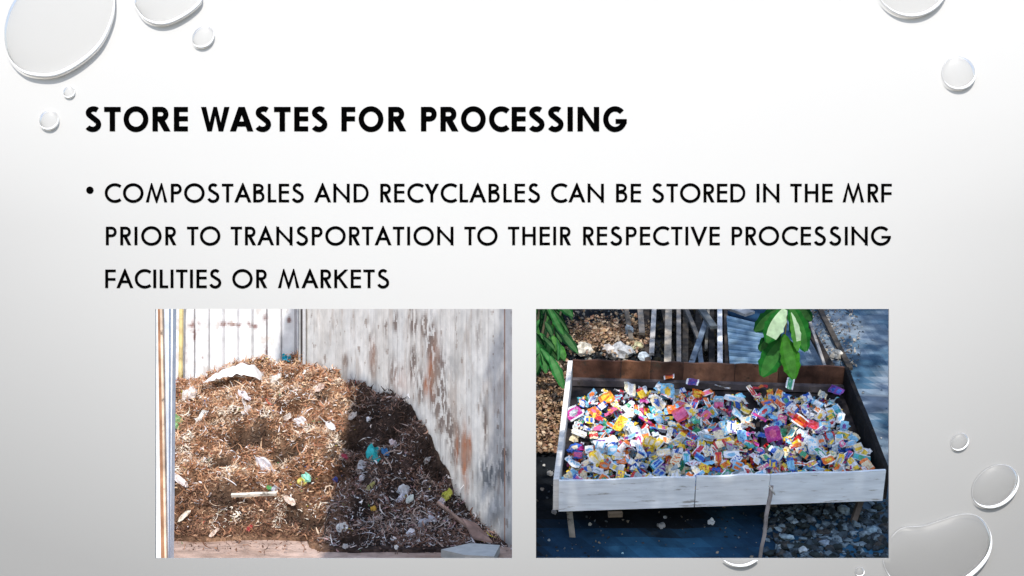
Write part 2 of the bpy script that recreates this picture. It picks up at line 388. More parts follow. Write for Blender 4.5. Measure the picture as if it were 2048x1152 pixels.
drop(ell(98.9,240.6,20,20,0,40),'small round clear drop left of the heading',.006,.0022)
drop(ell(1822,-38,74,74,0,64),'clear drop cut by the top edge at the right of the slide',.010,.0036)
drop(ell(1916.4,146.7,34,34,0,48),'round clear drop alone near the right edge, level with the heading',.008,.0028)
drop(ell(1918.3,883.4,19.5,16.5,40,40),'small oval clear drop right of the tray picture',.0055,.0018)
drop(ell(1988.8,972,51,39,38,60),'oval clear drop with a soft highlight, above the kidney shaped drop',.009,.003)
drop(closed_spline([(1763,1100),(1779,1074),(1802,1054),(1843,1050),(1881,1038),(1916,1027.5),(1948.7,1029),(1970,1047),(1980.6,1079),(1973,1113.7),(1946,1146),(1905,1172),(1850,1182),(1800,1172),(1770,1140)],6),'large kidney shaped clear drop at the lower right, tucked behind the tray picture',.012,.0042,[W2])
drop(ell(1479.8,1082,50.8,50.8,0,60),'clear drop whose lower rim peeks out under the tray picture',.009,.003,[W2])
drop(ell(1719,1143,9.5,9.5,0,28),'tiniest clear drop, on the bottom edge of the slide',.0042,.0016)

# ===================================================== LEFT PLACE: WASTE BAY
WA=Vector((-1.72,10.5)); WB=Vector((-.04,7.99)); WD=(WB-WA); WLEN=WD.length; WDn=WD.normalized()
WN=Vector((WDn.y,-WDn.x))            # towards the bay
if WN.x>0: WN=-WN
def wallpx(px,py):                   # pixel -> (distance along right wall, height)
    kx,kz=sl(px,py); s=(WA.x-kx*WA.y)/(kx*WD.y-WD.x); Y=WA.y+WD.y*s
    return s*WLEN, CZ+kz*Y
def far(k,n,a,b,c):                   # even spacing a..b, then stretching out to c
    m=int(n*.8); return a+(b-a)*k/m if k<=m else b+(c-b)*((k-m)/(n-1-m))**3
mb=MB()
g=lambda x,y: mixc((.60,.44,.36),(.36,.24,.18),min(1,max(0,.5+.9*fb(x*1.3,y*2.2,3))))
nx,ny=90,110; pts=[]
for j in range(ny):
    for i in range(nx):
        y=far(j,ny,2.6,12,90)
        # the sheet stops under the foot of the right wall
        xr=WA.x+(y-WA.y)*WD.x/WD.y if y<WA.y else WA.x
        xm=min(max(xr,-1.75),.1)+.02; x=xm-far(nx-1-i,nx,0,4.2,90)
        pts.append((x,y,.012*fb(x*2,y*2)-.012))
mb.grid(pts,nx,ny,lambda i,j:vary(g(pts[j*nx+i][0],pts[j*nx+i][1]),.06))
tag(mb.build('ground',M_earth,smooth=True),kind='structure')

def corr(u,p,w_,d):                  # narrow rib profile
    a=abs(((u/p)%1)-.5)*2; return -d*max(0,1-(1-a)/w_) if a>1-w_ else 0
def spots(u,z,L,sc=9,stretch=1):
    v=0
    for (cu,cz_,ru,rz,k) in L:
        d=((u-cu)/ru)**2+((z-cz_)/rz)**2
        if d<4: v=max(v,k*math.exp(-d*1.1))
    return v
def sheet_wall(name,A,B,z1,per,col,depth,nrm,rib_w=.16,du=.012,thick_=.02,top=2.0,phase=0):
    A=Vector(A);B=Vector(B);L=(B-A).length; d=(B-A).normalized(); nu=int(L/du)+1; zs=[z1*k/int(z1/.014) for k in range(int(z1/.014)+1)]+[top]
    pts=[];cols=[]
    for z in zs:
        for i in range(nu):
            u=L*i/(nu-1); q=A+d*u+nrm*(corr(u+phase,per,rib_w,depth)); pts.append((q.x,q.y,z-.02))
    mb=MB(); mb.grid(pts,nu,len(zs),lambda i,j: col(L*i/(nu-1),zs[j]))
    # back face and edges give the sheet its thickness
    a=A-nrm*(thick_+depth); b=B-nrm*(thick_+depth)
    mb.face([(b.x,b.y,-.02),(b.x,b.y,top),(a.x,a.y,top),(a.x,a.y,-.02)],(.5,.5,.5))
    mb.face([(A.x,A.y,top-.02),(B.x,B.y,top-.02),(b.x,b.y,top),(a.x,a.y,top)],(.6,.6,.6))
    mb.face([(B.x,B.y,-.02),(B.x,B.y,top-.02),(b.x,b.y,top),(b.x,b.y,-.02)],(.6,.6,.6))
    return mb.build(name,M_wall)
# right wall, stains placed in wall coordinates
SR=[];SB=[];SO=[]
for px,py,rx,ry,k in ((745,712,.05,.14,.5),(790,640,.03,.05,.9),(826,640,.04,.07,1),(848,650,.04,.06,1),(862,680,.05,.1,1.1),(880,735,.05,.11,.7),(868,760,.05,.14,1.2),(880,800,.06,.14,1.2),(900,850,.06,.1,.9),(770,650,.03,.05,.6),(825,725,.04,.1,.8),(690,720,.04,.05,.7),(785,745,.05,.1,.5),(910,880,.05,.1,1.0),(840,770,.05,.12,.6),(970,850,.02,.12,.6),(1008,900,.03,.03,.8),(955,660,.04,.1,.3)):
    u,z=wallpx(px,py); SB.append((u,z,rx*1.35,ry*1.35,k*1.6))
for px,py,rx,ry,k in ((862,745,.05,.12,.7),(851,768,.03,.06,.8),(928,905,.035,.13,1.3),(936,895,.03,.08,1.4),(912,890,.02,.1,.8),(932,955,.03,.12,.5),(800,760,.12,.1,.25),(745,710,.05,.1,.35),(870,700,.06,.1,.3)):
    u,z=wallpx(px,py); SR.append((u,z,rx*1.15,ry*1.2,k*1.2))
for px,py,rx,ry,k in ((975,945,.09,.08,1.1),(1005,940,.07,.07,1.1),(955,1010,.06,.1,.4),(990,1020,.06,.15,.5),(1000,860,.05,.15,.35),(905,730,.05,.1,.3),(965,800,.05,.1,.35)):
    u,z=wallpx(px,py); SO.append((u,z,rx*1.5,ry*1.3,k*1.1))
uE,_=wallpx(1008,640)
def colR(u,z):
    pan=int(u/.2); st=nz(pan*3.7,1.3)
    b=.55+.06*st+.05*nz(u*30,z*1.2)+.05*fb(u*5,z*4)
    c=(b*1.0,b*.985,b*.95)
    warm=max(0,min(1,.5+1.5*nz(u*4,z*1.5,7)))*.5; c=mixc(c,(b*1.02,b*.96,b*.88),warm)
    if (u%.2)<.012 and u>1.4: c=mixc(c,(.3,.27,.25),.35)
    t=.45+1.3*fb(u*30,z*11,2,5)+.6*nz(u*9,z*3,5); t=max(0,min(1,t*1.6))
    s=spots(u,z,SB)*t*1.15; c=mixc(c,(.13,.095,.08),min(.92,max(0,s)))
    s=spots(u,z,SR)*(.5+.5*t)*1.2; c=mixc(c,(.29,.105,.045),min(.95,max(0,s)))
    s=spots(u,z,SO)*t*1.1; c=mixc(c,(.12,.13,.14),min(.9,max(0,s)))
    n=fb(u*9,z*2.6,9,5)
    if n>.22: c=mixc(c,(.30,.24,.20),min(.45,(n-.22)*1.6))
    n=fb(u*20,z*10,19,5)
    if n>.5: c=mixc(c,(.2,.15,.12),min(.7,(n-.5)*3))
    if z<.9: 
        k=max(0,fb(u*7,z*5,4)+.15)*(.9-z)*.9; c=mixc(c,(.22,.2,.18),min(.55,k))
    if abs(u-uE)<.007+.004*nz(z*9,2): c=mixc(c,(.28,.12,.06),.75 if nz(z*7,4)>-.3 else .3)
    return tuple(min(.88,q) for q in c)
o=sheet_wall('corrugated_wall',WA,WB+WDn*.15,1.7,.067,colR,.002,WN,rib_w=.45)
tag(o,'grey white stained sheet metal wall with rust streaks, right of the compost heap','wall')
# back wall
SBk=[]; 
for px,py,rx,ry,k in ((387,648,.05,.04,1.3),(388,664,.015,.06,1.2),(447,645,.04,.02,1.1),(460,645,.06,.018,1.5),(475,646,.03,.018,1.2),(506,650,.03,.022,1.5),(497,643,.02,.03,.9),(530,635,.03,.04,.7),(577,636,.02,.03,1.2),(404,711,.01,.01,1.2),(610,640,.06,.03,.7),(531,700,.02,.06,.8),(590,706,.02,.02,.8),(370,700,.02,.2,.35)):
    kx,kz=sl(px,py); SBk.append((kx*10.5+2.78,CZ+kz*10.5,rx,ry,k))
def colB(u,z):
    u=u-.72
    b=.70+.05*fb(u*6,z*3); c=(b,b,b*1.0)
    a=((u+.0)/.1185+BPH)%1
    if a>.93 or a<.07: c=mixc(c,(.36,.35,.36),.75)  # dark line of each rib's shadow painted into the wall
    t=max(0,.55+1.0*fb(u*30,z*22,5,4)); s=spots(u,z,SBk)*t*1.2; c=mixc(c,(.2,.1,.085),min(.9,s))
    n=fb(u*14,z*8,12,4)
    if n>.45: c=mixc(c,(.4,.33,.28),min(.5,(n-.45)*2))
    return c
BPH2=(-((sl(418,0)[0]*10.5+3.5)/.1185))%1; BPH=(-((sl(418,0)[0]*10.5+2.78)/.1185))%1
o=sheet_wall('corrugated_wall',(-3.5,10.5),(-1.755,10.5),1.7,.1185,colB,.018,Vector((0,-1)),rib_w=.14,phase=BPH2*.1185,du=.008)
tag(o,'sunlit whitewashed ribbed metal wall with small rust patches, behind the heap','wall')
# strips added for the dark gap in the corner, bamboo pole, door post
mb=MB()
for k,(a,b,c) in enumerate(((598,602,(.3,.3,.3)),(602,606,(.07,.06,.06)),(606,612,(.42,.42,.43)))):
    mb.box(sl(a,0)[0]*10.42,sl(b,0)[0]*10.42,10.40+(k==1)*.03,10.47,0,2.0,c)
tag(mb.build('corner_gap_strips',M_wall),'dark grey strips standing for the gap in the corner where the back wall meets the right wall','strip')
mb=MB(); x=sl(362.5,0)[0]*10.44; mb.tube([(x+.004*math.sin(z*5),10.44,z) for z in [k*.1 for k in range(20)]],[.017+.003*(k%3==0) for k in range(20)],(.62,.5,.24))
tag(mb.build('bamboo_pole',M_wood),'yellow brown bamboo pole upright against the back wall, far left','pole')
t=empty('door_frame',(-1.62,5.8,0)); tag(t,'white and brown door frame upright at the far left of the bay','door frame')
def slat(nm,a0,b0,a1,b1,y0,y1,c,m=M_wall):   # slanting upright between pixel columns at top and bottom
    mb=MB(); zt,zb=1.56,0.
    def X(p0,p1,z): f=(1.505-z)/1.13; return sl(p0+(p1-p0)*f,0)[0]*y0
    P=[]
    for z in (zb,zt):
        xa,xb=X(a0,a1,z),X(b0,b1,z); P+= [(xa,y0,z),(xb,y0,z),(xb,y1,z),(xa,y1,z)]
    mb.box8(P,c); return mb.build(nm,m,t)
slat('panel',240,315.5,240,322,5.82,5.88,(.72,.74,.74))
slat('wood_trim',315.5,320,322,329,5.8,5.85,(.36,.19,.11),M_wood)
slat('wood_trim',320,324.5,329,333,5.78,5.83,(.78,.6,.45),M_wood)
slat('metal_edge',324.5,338,333,337,5.81,5.87,(.66,.72,.82))
slat('metal_edge',338,346,337,341,5.84,5.9,(.86,.86,.86))

# heap
HL=[(7.7,0),(7.95,0),(8.1,.05),(8.3,.13),(8.52,.30),(8.64,.50),(8.8,.67),(9.0,.79),(9.4,.83),(9.78,.90),(10.5,.97),(10.8,.98)]
HF=[(7.7,0),(8.14,0),(8.24,.05),(8.33,.14),(8.5,.27),(8.8,.42),(9.2,.6),(9.6,.76),(9.9,.86),(10.2,.95),(10.8,1.0)]
HM=[(7.5,0),(7.78,0),(7.98,.04),(8.2,.12),(8.5,.27),(8.8,.45),(9.2,.68),(9.6,.83),(10.0,.93),(10.4,.98),(10.8,1.0)]
def lut(T,y):
    if y<=T[0][0]: return 0
    for a,b in zip(T,T[1:]):
        if y<=b[0]: return a[1]+(b[1]-a[1])*(y-a[0])/(b[0]-a[0])
    return T[-1][1]
def wallx(y): return WA.x+(y-WA.y)*WD.x/WD.y if y<10.5 else WA.x
HOLES=[]
def heap_h(x,y):
    xw=wallx(y); d=(xw-x)                       # distance (x) from the right wall
    hw=lut(HL,y); hf=lut(HF,y); hm=lut(HM,y)
    a=min(1,max(0,(x+1.35)/.4)); a=a*a*(3-2*a)     # front left -> middle
    h=hf*(1-a)+hm*a
    b=min(1,max(0,1-d/.55)); b=b*b*(3-2*b); h=h*(1-b)+hw*b
    lk=min(1,max(0,(-2.0-x)/.7)); h-=lk*.16*min(1,h*3)
    ed=min(1,max(0,(x+.27*y+.62)/.5)); h*=ed*ed*(3-2*ed)
    if h>.0: 
        e=min(1,h*5)
        h+=e*(.085*nz(x*2.6,y*2.6,1)+.085*fb(x*5.2,y*5.2,2,4)-.10*max(0,nz(x*3.3,y*3.6,8)-.12))
        h+=e*(.05*fb(x*4.3,y*4.3,31,2)+.022*abs(fb(x*14,y*14,6,2)))
        for (hx,hy,hr,hd) in HOLES:
            q=((x-hx)/hr)**2+((y-hy)/(hr*.8))**2
            if q<4: h-=hd*math.exp(-q*1.3)
    return h
def heap_at(px,py):                  # point of the heap seen through a pixel
    kx,kz=sl(px,py); y=7.5
    while y<10.45:
        if CZ+kz*y<=max(0,heap_h(kx*y,y)): break
        y+=.01
    return Vector((kx*y,y,max(0,heap_h(kx*y,y))))
HH=[]
for px,py,hr,hd in ((500,872,.13,.22),(478,878,.09,.15),(575,912,.12,.2),(560,905,.08,.12),(440,938,.08,.12),(352,990,.07,.2),(735,812,.12,.14),(790,845,.12,.15),(770,870,.12,.13),(850,900,.1,.12),(868,950,.09,.14),(440,1010,.09,.08),(700,900,.1,.12),(660,915,.07,.12),(590,1040,.08,.09),(395,915,.06,.08),(640,800,.06,.08),(620,1062,.08,.08),(700,1085,.1,.08)):
    p=heap_at(px,py); HH.append((p.x,p.y+.04,hr,hd))
HOLES+=HH
mb=MB(); nx,ny=220,220; pts=[]
for j in range(ny):
    y=7.6+2.87*j/(ny-1); x1=wallx(y)-.005; x0=-.27*y-.66
    for i in range(nx):
        x=x0+(x1-x0)*i/(nx-1); h_=heap_h(x,y); pts.append((x,y,h_ if h_>.004 else -.03))
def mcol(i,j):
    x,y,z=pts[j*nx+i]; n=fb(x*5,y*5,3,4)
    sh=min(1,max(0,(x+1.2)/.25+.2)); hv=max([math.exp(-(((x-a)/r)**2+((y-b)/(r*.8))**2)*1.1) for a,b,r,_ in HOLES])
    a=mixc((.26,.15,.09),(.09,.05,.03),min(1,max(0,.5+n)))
    b=mixc((.075,.05,.042),(.03,.02,.017),min(1,max(0,.5+n)))  # darker soil tones that paint in the heap's shaded half
    return vary(mixc(mixc(a,b,sh),(.03,.02,.015),min(.85,hv*1.2)),.25)  # hollows tinted darker, standing in for the shade inside them
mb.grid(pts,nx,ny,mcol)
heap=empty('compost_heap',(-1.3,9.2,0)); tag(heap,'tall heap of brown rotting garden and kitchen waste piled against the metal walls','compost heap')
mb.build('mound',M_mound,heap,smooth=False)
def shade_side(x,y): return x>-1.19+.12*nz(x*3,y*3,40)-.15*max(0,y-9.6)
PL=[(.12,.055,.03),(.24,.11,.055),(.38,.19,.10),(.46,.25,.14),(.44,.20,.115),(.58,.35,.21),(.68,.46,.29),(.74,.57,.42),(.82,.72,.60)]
PD=[(.035,.025,.022),(.08,.052,.042),(.16,.10,.075),(.25,.155,.12),(.15,.08,.056),(.33,.20,.155),(.05,.038,.034),(.38,.29,.25)]  # palette for the shaded side, with shade put into the colour
def shred(mb,p,ln,wd,col,lift=.6,seg=5):
    a=R.uniform(0,2*math.pi); el=R.uniform(-.35,lift); d=Vector((math.cos(a)*math.cos(el),math.sin(a)*math.cos(el),math.sin(el)))
    up=Vector((R.gauss(0,.7),R.gauss(0,.7)-.5,1)).normalized(); side=d.cross(up).normalized(); cur=R.gauss(0,2.2); cur2=R.gauss(-.3,1.6)
    q=Vector(p)-d*ln*.4; pts=[]
    for k in range(seg+1):
        w_=wd*(.3+.7*math.sin(math.pi*(k+.35)/(seg+.7)))
        pts+= [q-side*w_/2,q+side*w_/2]
        q=q+d*ln/seg; d=(d+side*cur*.22+up*cur2*.2).normalized(); side=d.cross(up).normalized()
    mb.grid(pts,2,seg+1,col)
mb=MB(); cnt=0
while cnt<72000:
    y=7.75+2.7*R.random(); x=-3.35+3.55*R.random()
    if x>wallx(y)-.02 or x<-.27*y-.5: continue
    z=heap_h(x,y)
    if z<.01 and R.random()>.03: continue
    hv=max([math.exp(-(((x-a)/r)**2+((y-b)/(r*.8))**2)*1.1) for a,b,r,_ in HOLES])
    if nz(x*3.3,y*3.6,8)>.25 and R.random()<.3: continue
    if hv>.3 and R.random()<(.15 if x>-1.2 else .25): continue
    cl=nz(x*4.5,y*4.5,20)+.7*nz(x*15,y*15,4)
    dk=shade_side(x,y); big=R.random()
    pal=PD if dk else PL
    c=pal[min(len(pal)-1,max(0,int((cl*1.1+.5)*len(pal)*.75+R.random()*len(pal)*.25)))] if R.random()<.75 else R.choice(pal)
    if R.random()<(.07 if not dk else .06): c=R.choice([(.84,.80,.76),(.8,.7,.66),(.7,.66,.66),(.84,.82,.84)])
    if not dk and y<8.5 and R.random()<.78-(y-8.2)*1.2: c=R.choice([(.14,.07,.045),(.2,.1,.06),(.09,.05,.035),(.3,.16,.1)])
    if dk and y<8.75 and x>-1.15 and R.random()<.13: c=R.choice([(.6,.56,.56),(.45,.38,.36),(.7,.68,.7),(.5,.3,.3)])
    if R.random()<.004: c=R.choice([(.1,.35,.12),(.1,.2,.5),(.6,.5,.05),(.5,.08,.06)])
    if hv>.35: c=mixc(c,(.06,.035,.025),.75)  # shreds down in a hollow take on its painted shade
    ln=R.uniform(.015,.05) if big<.88 else R.uniform(.06,.14)
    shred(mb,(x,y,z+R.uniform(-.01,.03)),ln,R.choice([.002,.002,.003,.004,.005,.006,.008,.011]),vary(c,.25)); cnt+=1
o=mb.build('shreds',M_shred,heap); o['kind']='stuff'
def crumple(name,p,w_,h_,nrm,roll,col,mt,amp=.25,n=7,m=7,parent=None,pattern=None,lift=.01,seed=None,shape=1.0):
    sd=R.uniform(0,99); nrm=Vector(nrm).normalized(); u=nrm.orthogonal().normalized(); v=nrm.cross(u)
    ca,sa=math.cos(roll),math.sin(roll); u,v=u*ca+v*sa,v*ca-u*sa
    pts=[]; s=min(w_,h_)
    for j in range(m):
        for i in range(n):
            a=i/(n-1)-.5; b=j/(m-1)-.5
            r=(1-shape*.30*(4*abs(a*b))**1.2)*(1-shape*.3*max(0,nz(math.atan2(b,a)*1.6+sd,sd)+.15))
            dz=amp*s*(nz(a*2.2+sd,b*2.2)*1.3+.7*nz(a*6+sd,b*6,3))
            pts.append(u*(a*w_*r)+v*(b*h_*r)+nrm*dz)
    mb=MB(); mb.grid(pts,n,m,pattern if pattern else (lambda i,j:vary(col,.06)))
    o=mb.build(name,mt,parent,smooth=False); o.location=Vector(p)+nrm*lift
    return o
# big white plastic sack on the top
kx,kz=sl(463,752); p=Vector((kx*10.0,10.0,CZ+kz*10.0)); mb=MB(); n,m=26,16; pts=[]
for j in range(m):
    for i in range(n):
        a=i/(n-1); b=j/(m-1)
        prof=(math.sin(math.pi*min(1,a**.8))**.55)*(.25+.75*min(1,a*1.25)) if a<1 else 0
        x=-.2+.44*a; y=-.10+.34*b; zz=.17*prof*math.sin(math.pi*min(1,(b+.02)*.9+.05))**.6*(1-.0*a)+.012*fb(a*6,b*5,1)
        if a>.82: zz*=1-(a-.82)*2.5
        pts.append((p.x+x,p.y+y,p.z-.05+zz+.02*a+.02*fb(a*9,b*7,3)))
mb.grid(pts,n,m,(.88,.87,.86)); tag(mb.build('plastic_sack',M_plastic,smooth=True,loc=tuple(p)),'large white plastic sack draped over the very top of the heap','plastic sack')
SC=[ # px,py,w(px),h(px),colour,label
(575,722,14,20,(.02,.45,.6),'small turquoise plastic tuft standing on the top of the heap'),
(530,935,18,44,(.82,.8,.84),'torn white plastic bag in the middle of the sunlit side of the heap'),
(752,915,30,34,(.05,.55,.6),'crumpled teal plastic bag in the shaded side of the heap'),
(772,912,12,16,(.05,.2,.45),'dark blue scrap touching the teal bag'),
(614,963,16,20,(.35,.75,.6),'mint green scrap at the lower right of the sunlit side'),
(604,970,14,18,(.8,.7,.2),'pale yellow scrap beside the mint green scrap'),
(355,850,20,34,(.3,.5,.22),'green leafy scrap at the left edge of the heap'),
(601,850,20,26,(.85,.84,.86),'white paper scrap at the right of the dark hollow'),
(358,970,12,40,(.85,.78,.76),'curled white strip at the left edge of the heap'),
(893,998,26,14,(.6,.6,.12),'olive yellow wrapper at the right, by the foot of the wall'),
(883,1010,16,12,(.8,.7,.75),'pale pink scrap beside the olive yellow wrapper'),
(802,1003,20,10,(.68,.68,.78),'pale lilac scrap in the band of litter, shaded side'),
(820,1006,18,10,(.7,.75,.72),'pale grey scrap right of the pale lilac one'),
(806,988,26,20,(.75,.75,.78),'largest whitish scrap in the band of litter, shaded side'),
(728,940,20,26,(.68,.68,.72),'grey white bag scrap below the teal bag'),
(726,960,12,12,(.85,.83,.86),'bright white scrap just under the grey white bag scrap'),
(786,893,12,14,(.75,.66,.7),'pink white scrap right above the teal bag'),
(852,930,24,8,(.62,.6,.6),'flat grey scrap at the right of the teal bag'),
(822,1072,16,16,(.85,.83,.88),'bright white scrap low in the shaded side'),
(848,1053,24,16,(.5,.5,.56),'grey film scrap above the bright low scrap'),
(866,1045,10,20,(.55,.55,.62),'upright grey scrap beside the grey film'),
(684,1060,20,18,(.8,.8,.8),'white scrap at the bottom, on the line between sun and shade'),
(794,1100,8,8,(.8,.78,.76),'small pale pebble like scrap on the floor in front of the heap'),
(692,1098,10,10,(.55,.53,.52),'small grey scrap on the floor at the shade line'),
(740,982,26,8,(.55,.5,.2),'mustard coloured strip above the brown root tangle'),
(748,1024,10,10,(.7,.45,.08),'small orange scrap in the middle of the shaded side'),
(672,965,10,10,(.1,.15,.5),'small blue scrap at the shade line'),
(690,918,8,14,(.4,.06,.1),'small dark red scrap left of the teal bag'),
(550,985,12,12,(.55,.55,.6),'grey film scrap above the right end of the white stick'),
(540,985,8,12,(.15,.45,.15),'small green scrap above the white stick'),
(370,1040,30,8,(.8,.72,.6),'pale flat strip low on the left of the heap'),
(575,842,18,10,(.85,.8,.75),'short white paper strip left of the white scrap by the hollow'),
(495,828,20,14,(.82,.78,.76),'white paper scrap at the middle of the heap, above the hollow'),
(490,800,12,26,(.8,.75,.78),'upright pale scrap above the hollow'),
(380,795,26,20,(.82,.76,.72),'pale wrapper near the left edge, below the sack'),
(405,840,30,14,(.82,.8,.76),'flat white scrap left of the dark hollow'),
(553,762,26,12,(.82,.77,.72),'cream scrap below the top of the heap, right of the sack'),
(640,780,24,10,(.75,.62,.55),'long pale scrap at the upper right of the sunlit side'),
(663,858,12,20,(.85,.85,.88),'white scrap on the right edge of the sunlit side'),
(500,1062,14,8,(.6,.1,.1),'small red scrap near the bottom of the sunlit side'),
(430,1070,22,8,(.75,.6,.5),'pale peel at the foot of the heap'),
(580,1010,14,24,(.8,.66,.56),'pale rag right of the white stick'),
(737,845,10,8,(.85,.85,.88),'tiny bright scrap in the darkest part of the shaded side'),
(705,838,20,10,(.6,.55,.52),'curved grey scrap at the upper left of the shaded side'),
(822,800,10,14,(.85,.85,.88),'white scrap near the wall on the upper right slope'),
(803,784,18,12,(.3,.5,.25),'small green sprig against the wall on the upper right slope'),
]
for px,py,w_,h_,c,lb in SC:
    p=heap_at(px,py); k=p.y/FPX
    o=crumple('litter_scrap',p+Vector((0,-.012,.014)),w_*k*1.25,h_*k*1.35,(R.uniform(-.3,.3),-1,.75),math.pi/2*0,c,M_plastic,amp=.45,n=9,m=9)
    # long side kept as seen: local u is horizontal or vertical depending on normal
    tag(o,lb,'litter scrap','pieces of litter in the heap')
def stick(name,a,b,w_,col,label,cat,t_=None):
    mb=MB(); mb.beam(a,b,w_,t_ or w_,(0,-.6,1),col,seg=6,wob=w_*.12)
    return tag(mb.build(name,M_wood,loc=tuple(a)),label,cat)
a=heap_at(466,1000)+Vector((0,-.05,.03)); b=heap_at(556,998)+Vector((0,-.05,.03)); stick('wooden_stick',a,b,.02,(.72,.66,.56),'short pale stick lying level across the lower sunlit heap','stick')
a=heap_at(876,1016)+Vector((0,-.03,.04)); b=heap_at(962,1086)+Vector((0,0,.03)); stick('wooden_stick',a,b,.018,(.42,.28,.22),'long thin brown stick sloping down towards the wall foot','stick')
mb=MB()
P=[heap_at(925,1052)+Vector((0,-.03,.05)),heap_at(952,1062)+Vector((0,0,.05)),heap_at(985,1092)+Vector((0,0,.03)),heap_at(945,1082)+Vector((0,-.02,.03))]
mb.box8([q-Vector((0,0,.015)) for q in P]+P,(.34,.22,.18)); tag(mb.build('board_offcut',M_wood,loc=tuple(P[0])),'brown board offcut at the end of the long thin stick','board')
mb=MB(); z=.06; Y=7.93
def fl(px,py,z): kx,kz=sl(px,py); y=(z-CZ)/kz; return Vector((kx*y,y,z))
q=[fl(882,1099,.05),fl(930,1110,.05),fl(988,1113,.05),fl(1000,1090,.05),fl(940,1086,.05)]
n=len(q); 
mb.face(q,(.5,.5,.47)); 
for i in range(n): a,b=q[i],q[(i+1)%n]; mb.face([a,b,b-Vector((0,0,.045)),a-Vector((0,0,.045))],(.3,.3,.28))
bpy_o=mb.build('concrete_slab',M_wall,loc=tuple(q[0])); tag(bpy_o,'flat grey concrete slab on the floor at the lower right of the bay','slab')
# unseen sheet added high above the bay, outlined to throw the heap's shade
mb=MB(); zr=6.0
def lift(p): k=(zr-p[2])/S.z; return Vector((p[0]+S.x*k,p[1]+S.y*k,zr))
def strip(Lp,Rp,nu=40):
    n=len(Lp)-1
    for i in range(nu):
        quad=[]
        for (k,PL_) in ((i,Lp),(i+1,Lp),(i+1,Rp),(i,Rp)):
            f=k/nu*n; a=min(int(f),n-1); q=lift(PL_[a]).lerp(lift(PL_[a+1]),f-a); q.z+=.02*math.sin(k*1.9); q.x+=(.07*nz(k*.35,3.3)+.03*nz(k*1.3,9)) if PL_ is Lp else 0; quad.append(q)
        mb.face(quad,(.5,.5,.5))
strip([(-1.30,9.85,.97),(-1.2,9.4,.80),(-1.17,9.0,.62),(-1.22,8.7,.4),(-1.19,8.25,.1),(-1.15,7.3,0)],
      [(-1.24,9.80,.94),(-.98,9.42,.86),(-.70,9.0,.77),(-.44,8.6,.34),(-.12,8.1,.0),(.25,7.3,0)])
strip([(-1.79,10.5,1.9),(-1.82,10.5,1.4),(-1.93,10.5,1.12),(-1.96,10.45,.95)],[(-1.74,10.5,1.9),(-1.74,10.5,1.4),(-1.74,10.5,1.12),(-1.76,10.45,.95)],12)
tag(mb.build('shade_sheet',M_tin,smooth=True),'unseen sheet added above the waste bay to shade the heap','shade sheet')

# ================================================= RIGHT PLACE: TRAY ON A BANK
SLP=math.radians(21); O2=Vector((0,8.14,-.03)); U=Vector((1,0,0)); V=Vector((0,math.cos(SLP),math.sin(SLP))); Nn=Vector((0,-math.sin(SLP),math.cos(SLP)))
MR=Matrix((U,V,Nn)).transposed()
def hit(px,py,h=0.0):                # where the view through a pixel meets the plane h above the bank
    kx,kz=sl(px,py); d=Vector((kx,1,kz)); c=Vector((0,0,CZ)); t=(O2+Nn*h-c).dot(Nn)/d.dot(Nn); return c+d*t
def loc2(p): q=Vector(p)-O2; return q.dot(U),q.dot(V),q.dot(Nn)
def P2(u,v,h): return O2+U*u+V*v+Nn*h
# ground sheet
mb=MB(); nx,ny=120,130; pts=[]
for j in range(ny):
    for i in range(nx):
        v=far(j,ny,-6,5.5,70); yy=8.14+.934*v; xl=max(wallx(min(max(yy,7.99),10.5))+.04,-1.7) if yy>7.95 else .06
        u=xl+far(i,nx,0,5.2,80); pts.append(P2(u,v,.012*fb(u*2.2,v*2.2,5,3)))
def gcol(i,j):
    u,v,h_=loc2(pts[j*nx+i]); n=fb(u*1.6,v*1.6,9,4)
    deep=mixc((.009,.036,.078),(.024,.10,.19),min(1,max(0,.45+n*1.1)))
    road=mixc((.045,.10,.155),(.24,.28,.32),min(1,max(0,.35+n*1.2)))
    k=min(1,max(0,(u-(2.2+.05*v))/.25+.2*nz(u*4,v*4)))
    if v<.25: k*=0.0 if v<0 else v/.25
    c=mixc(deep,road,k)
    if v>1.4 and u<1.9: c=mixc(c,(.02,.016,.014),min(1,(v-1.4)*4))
    if u<1.5: c=mixc(c,(.008,.010,.013),min(1,max(0,(v-.02)*5+.8*n))*min(1,max(0,(1.5-u)*4)))  # dark ground, with shade under and beside the tray painted in
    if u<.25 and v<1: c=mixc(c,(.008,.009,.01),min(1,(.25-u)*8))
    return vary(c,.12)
mb.grid(pts,nx,ny,gcol); tag(mb.build('yard_ground',M_yard,smooth=True),kind='structure')

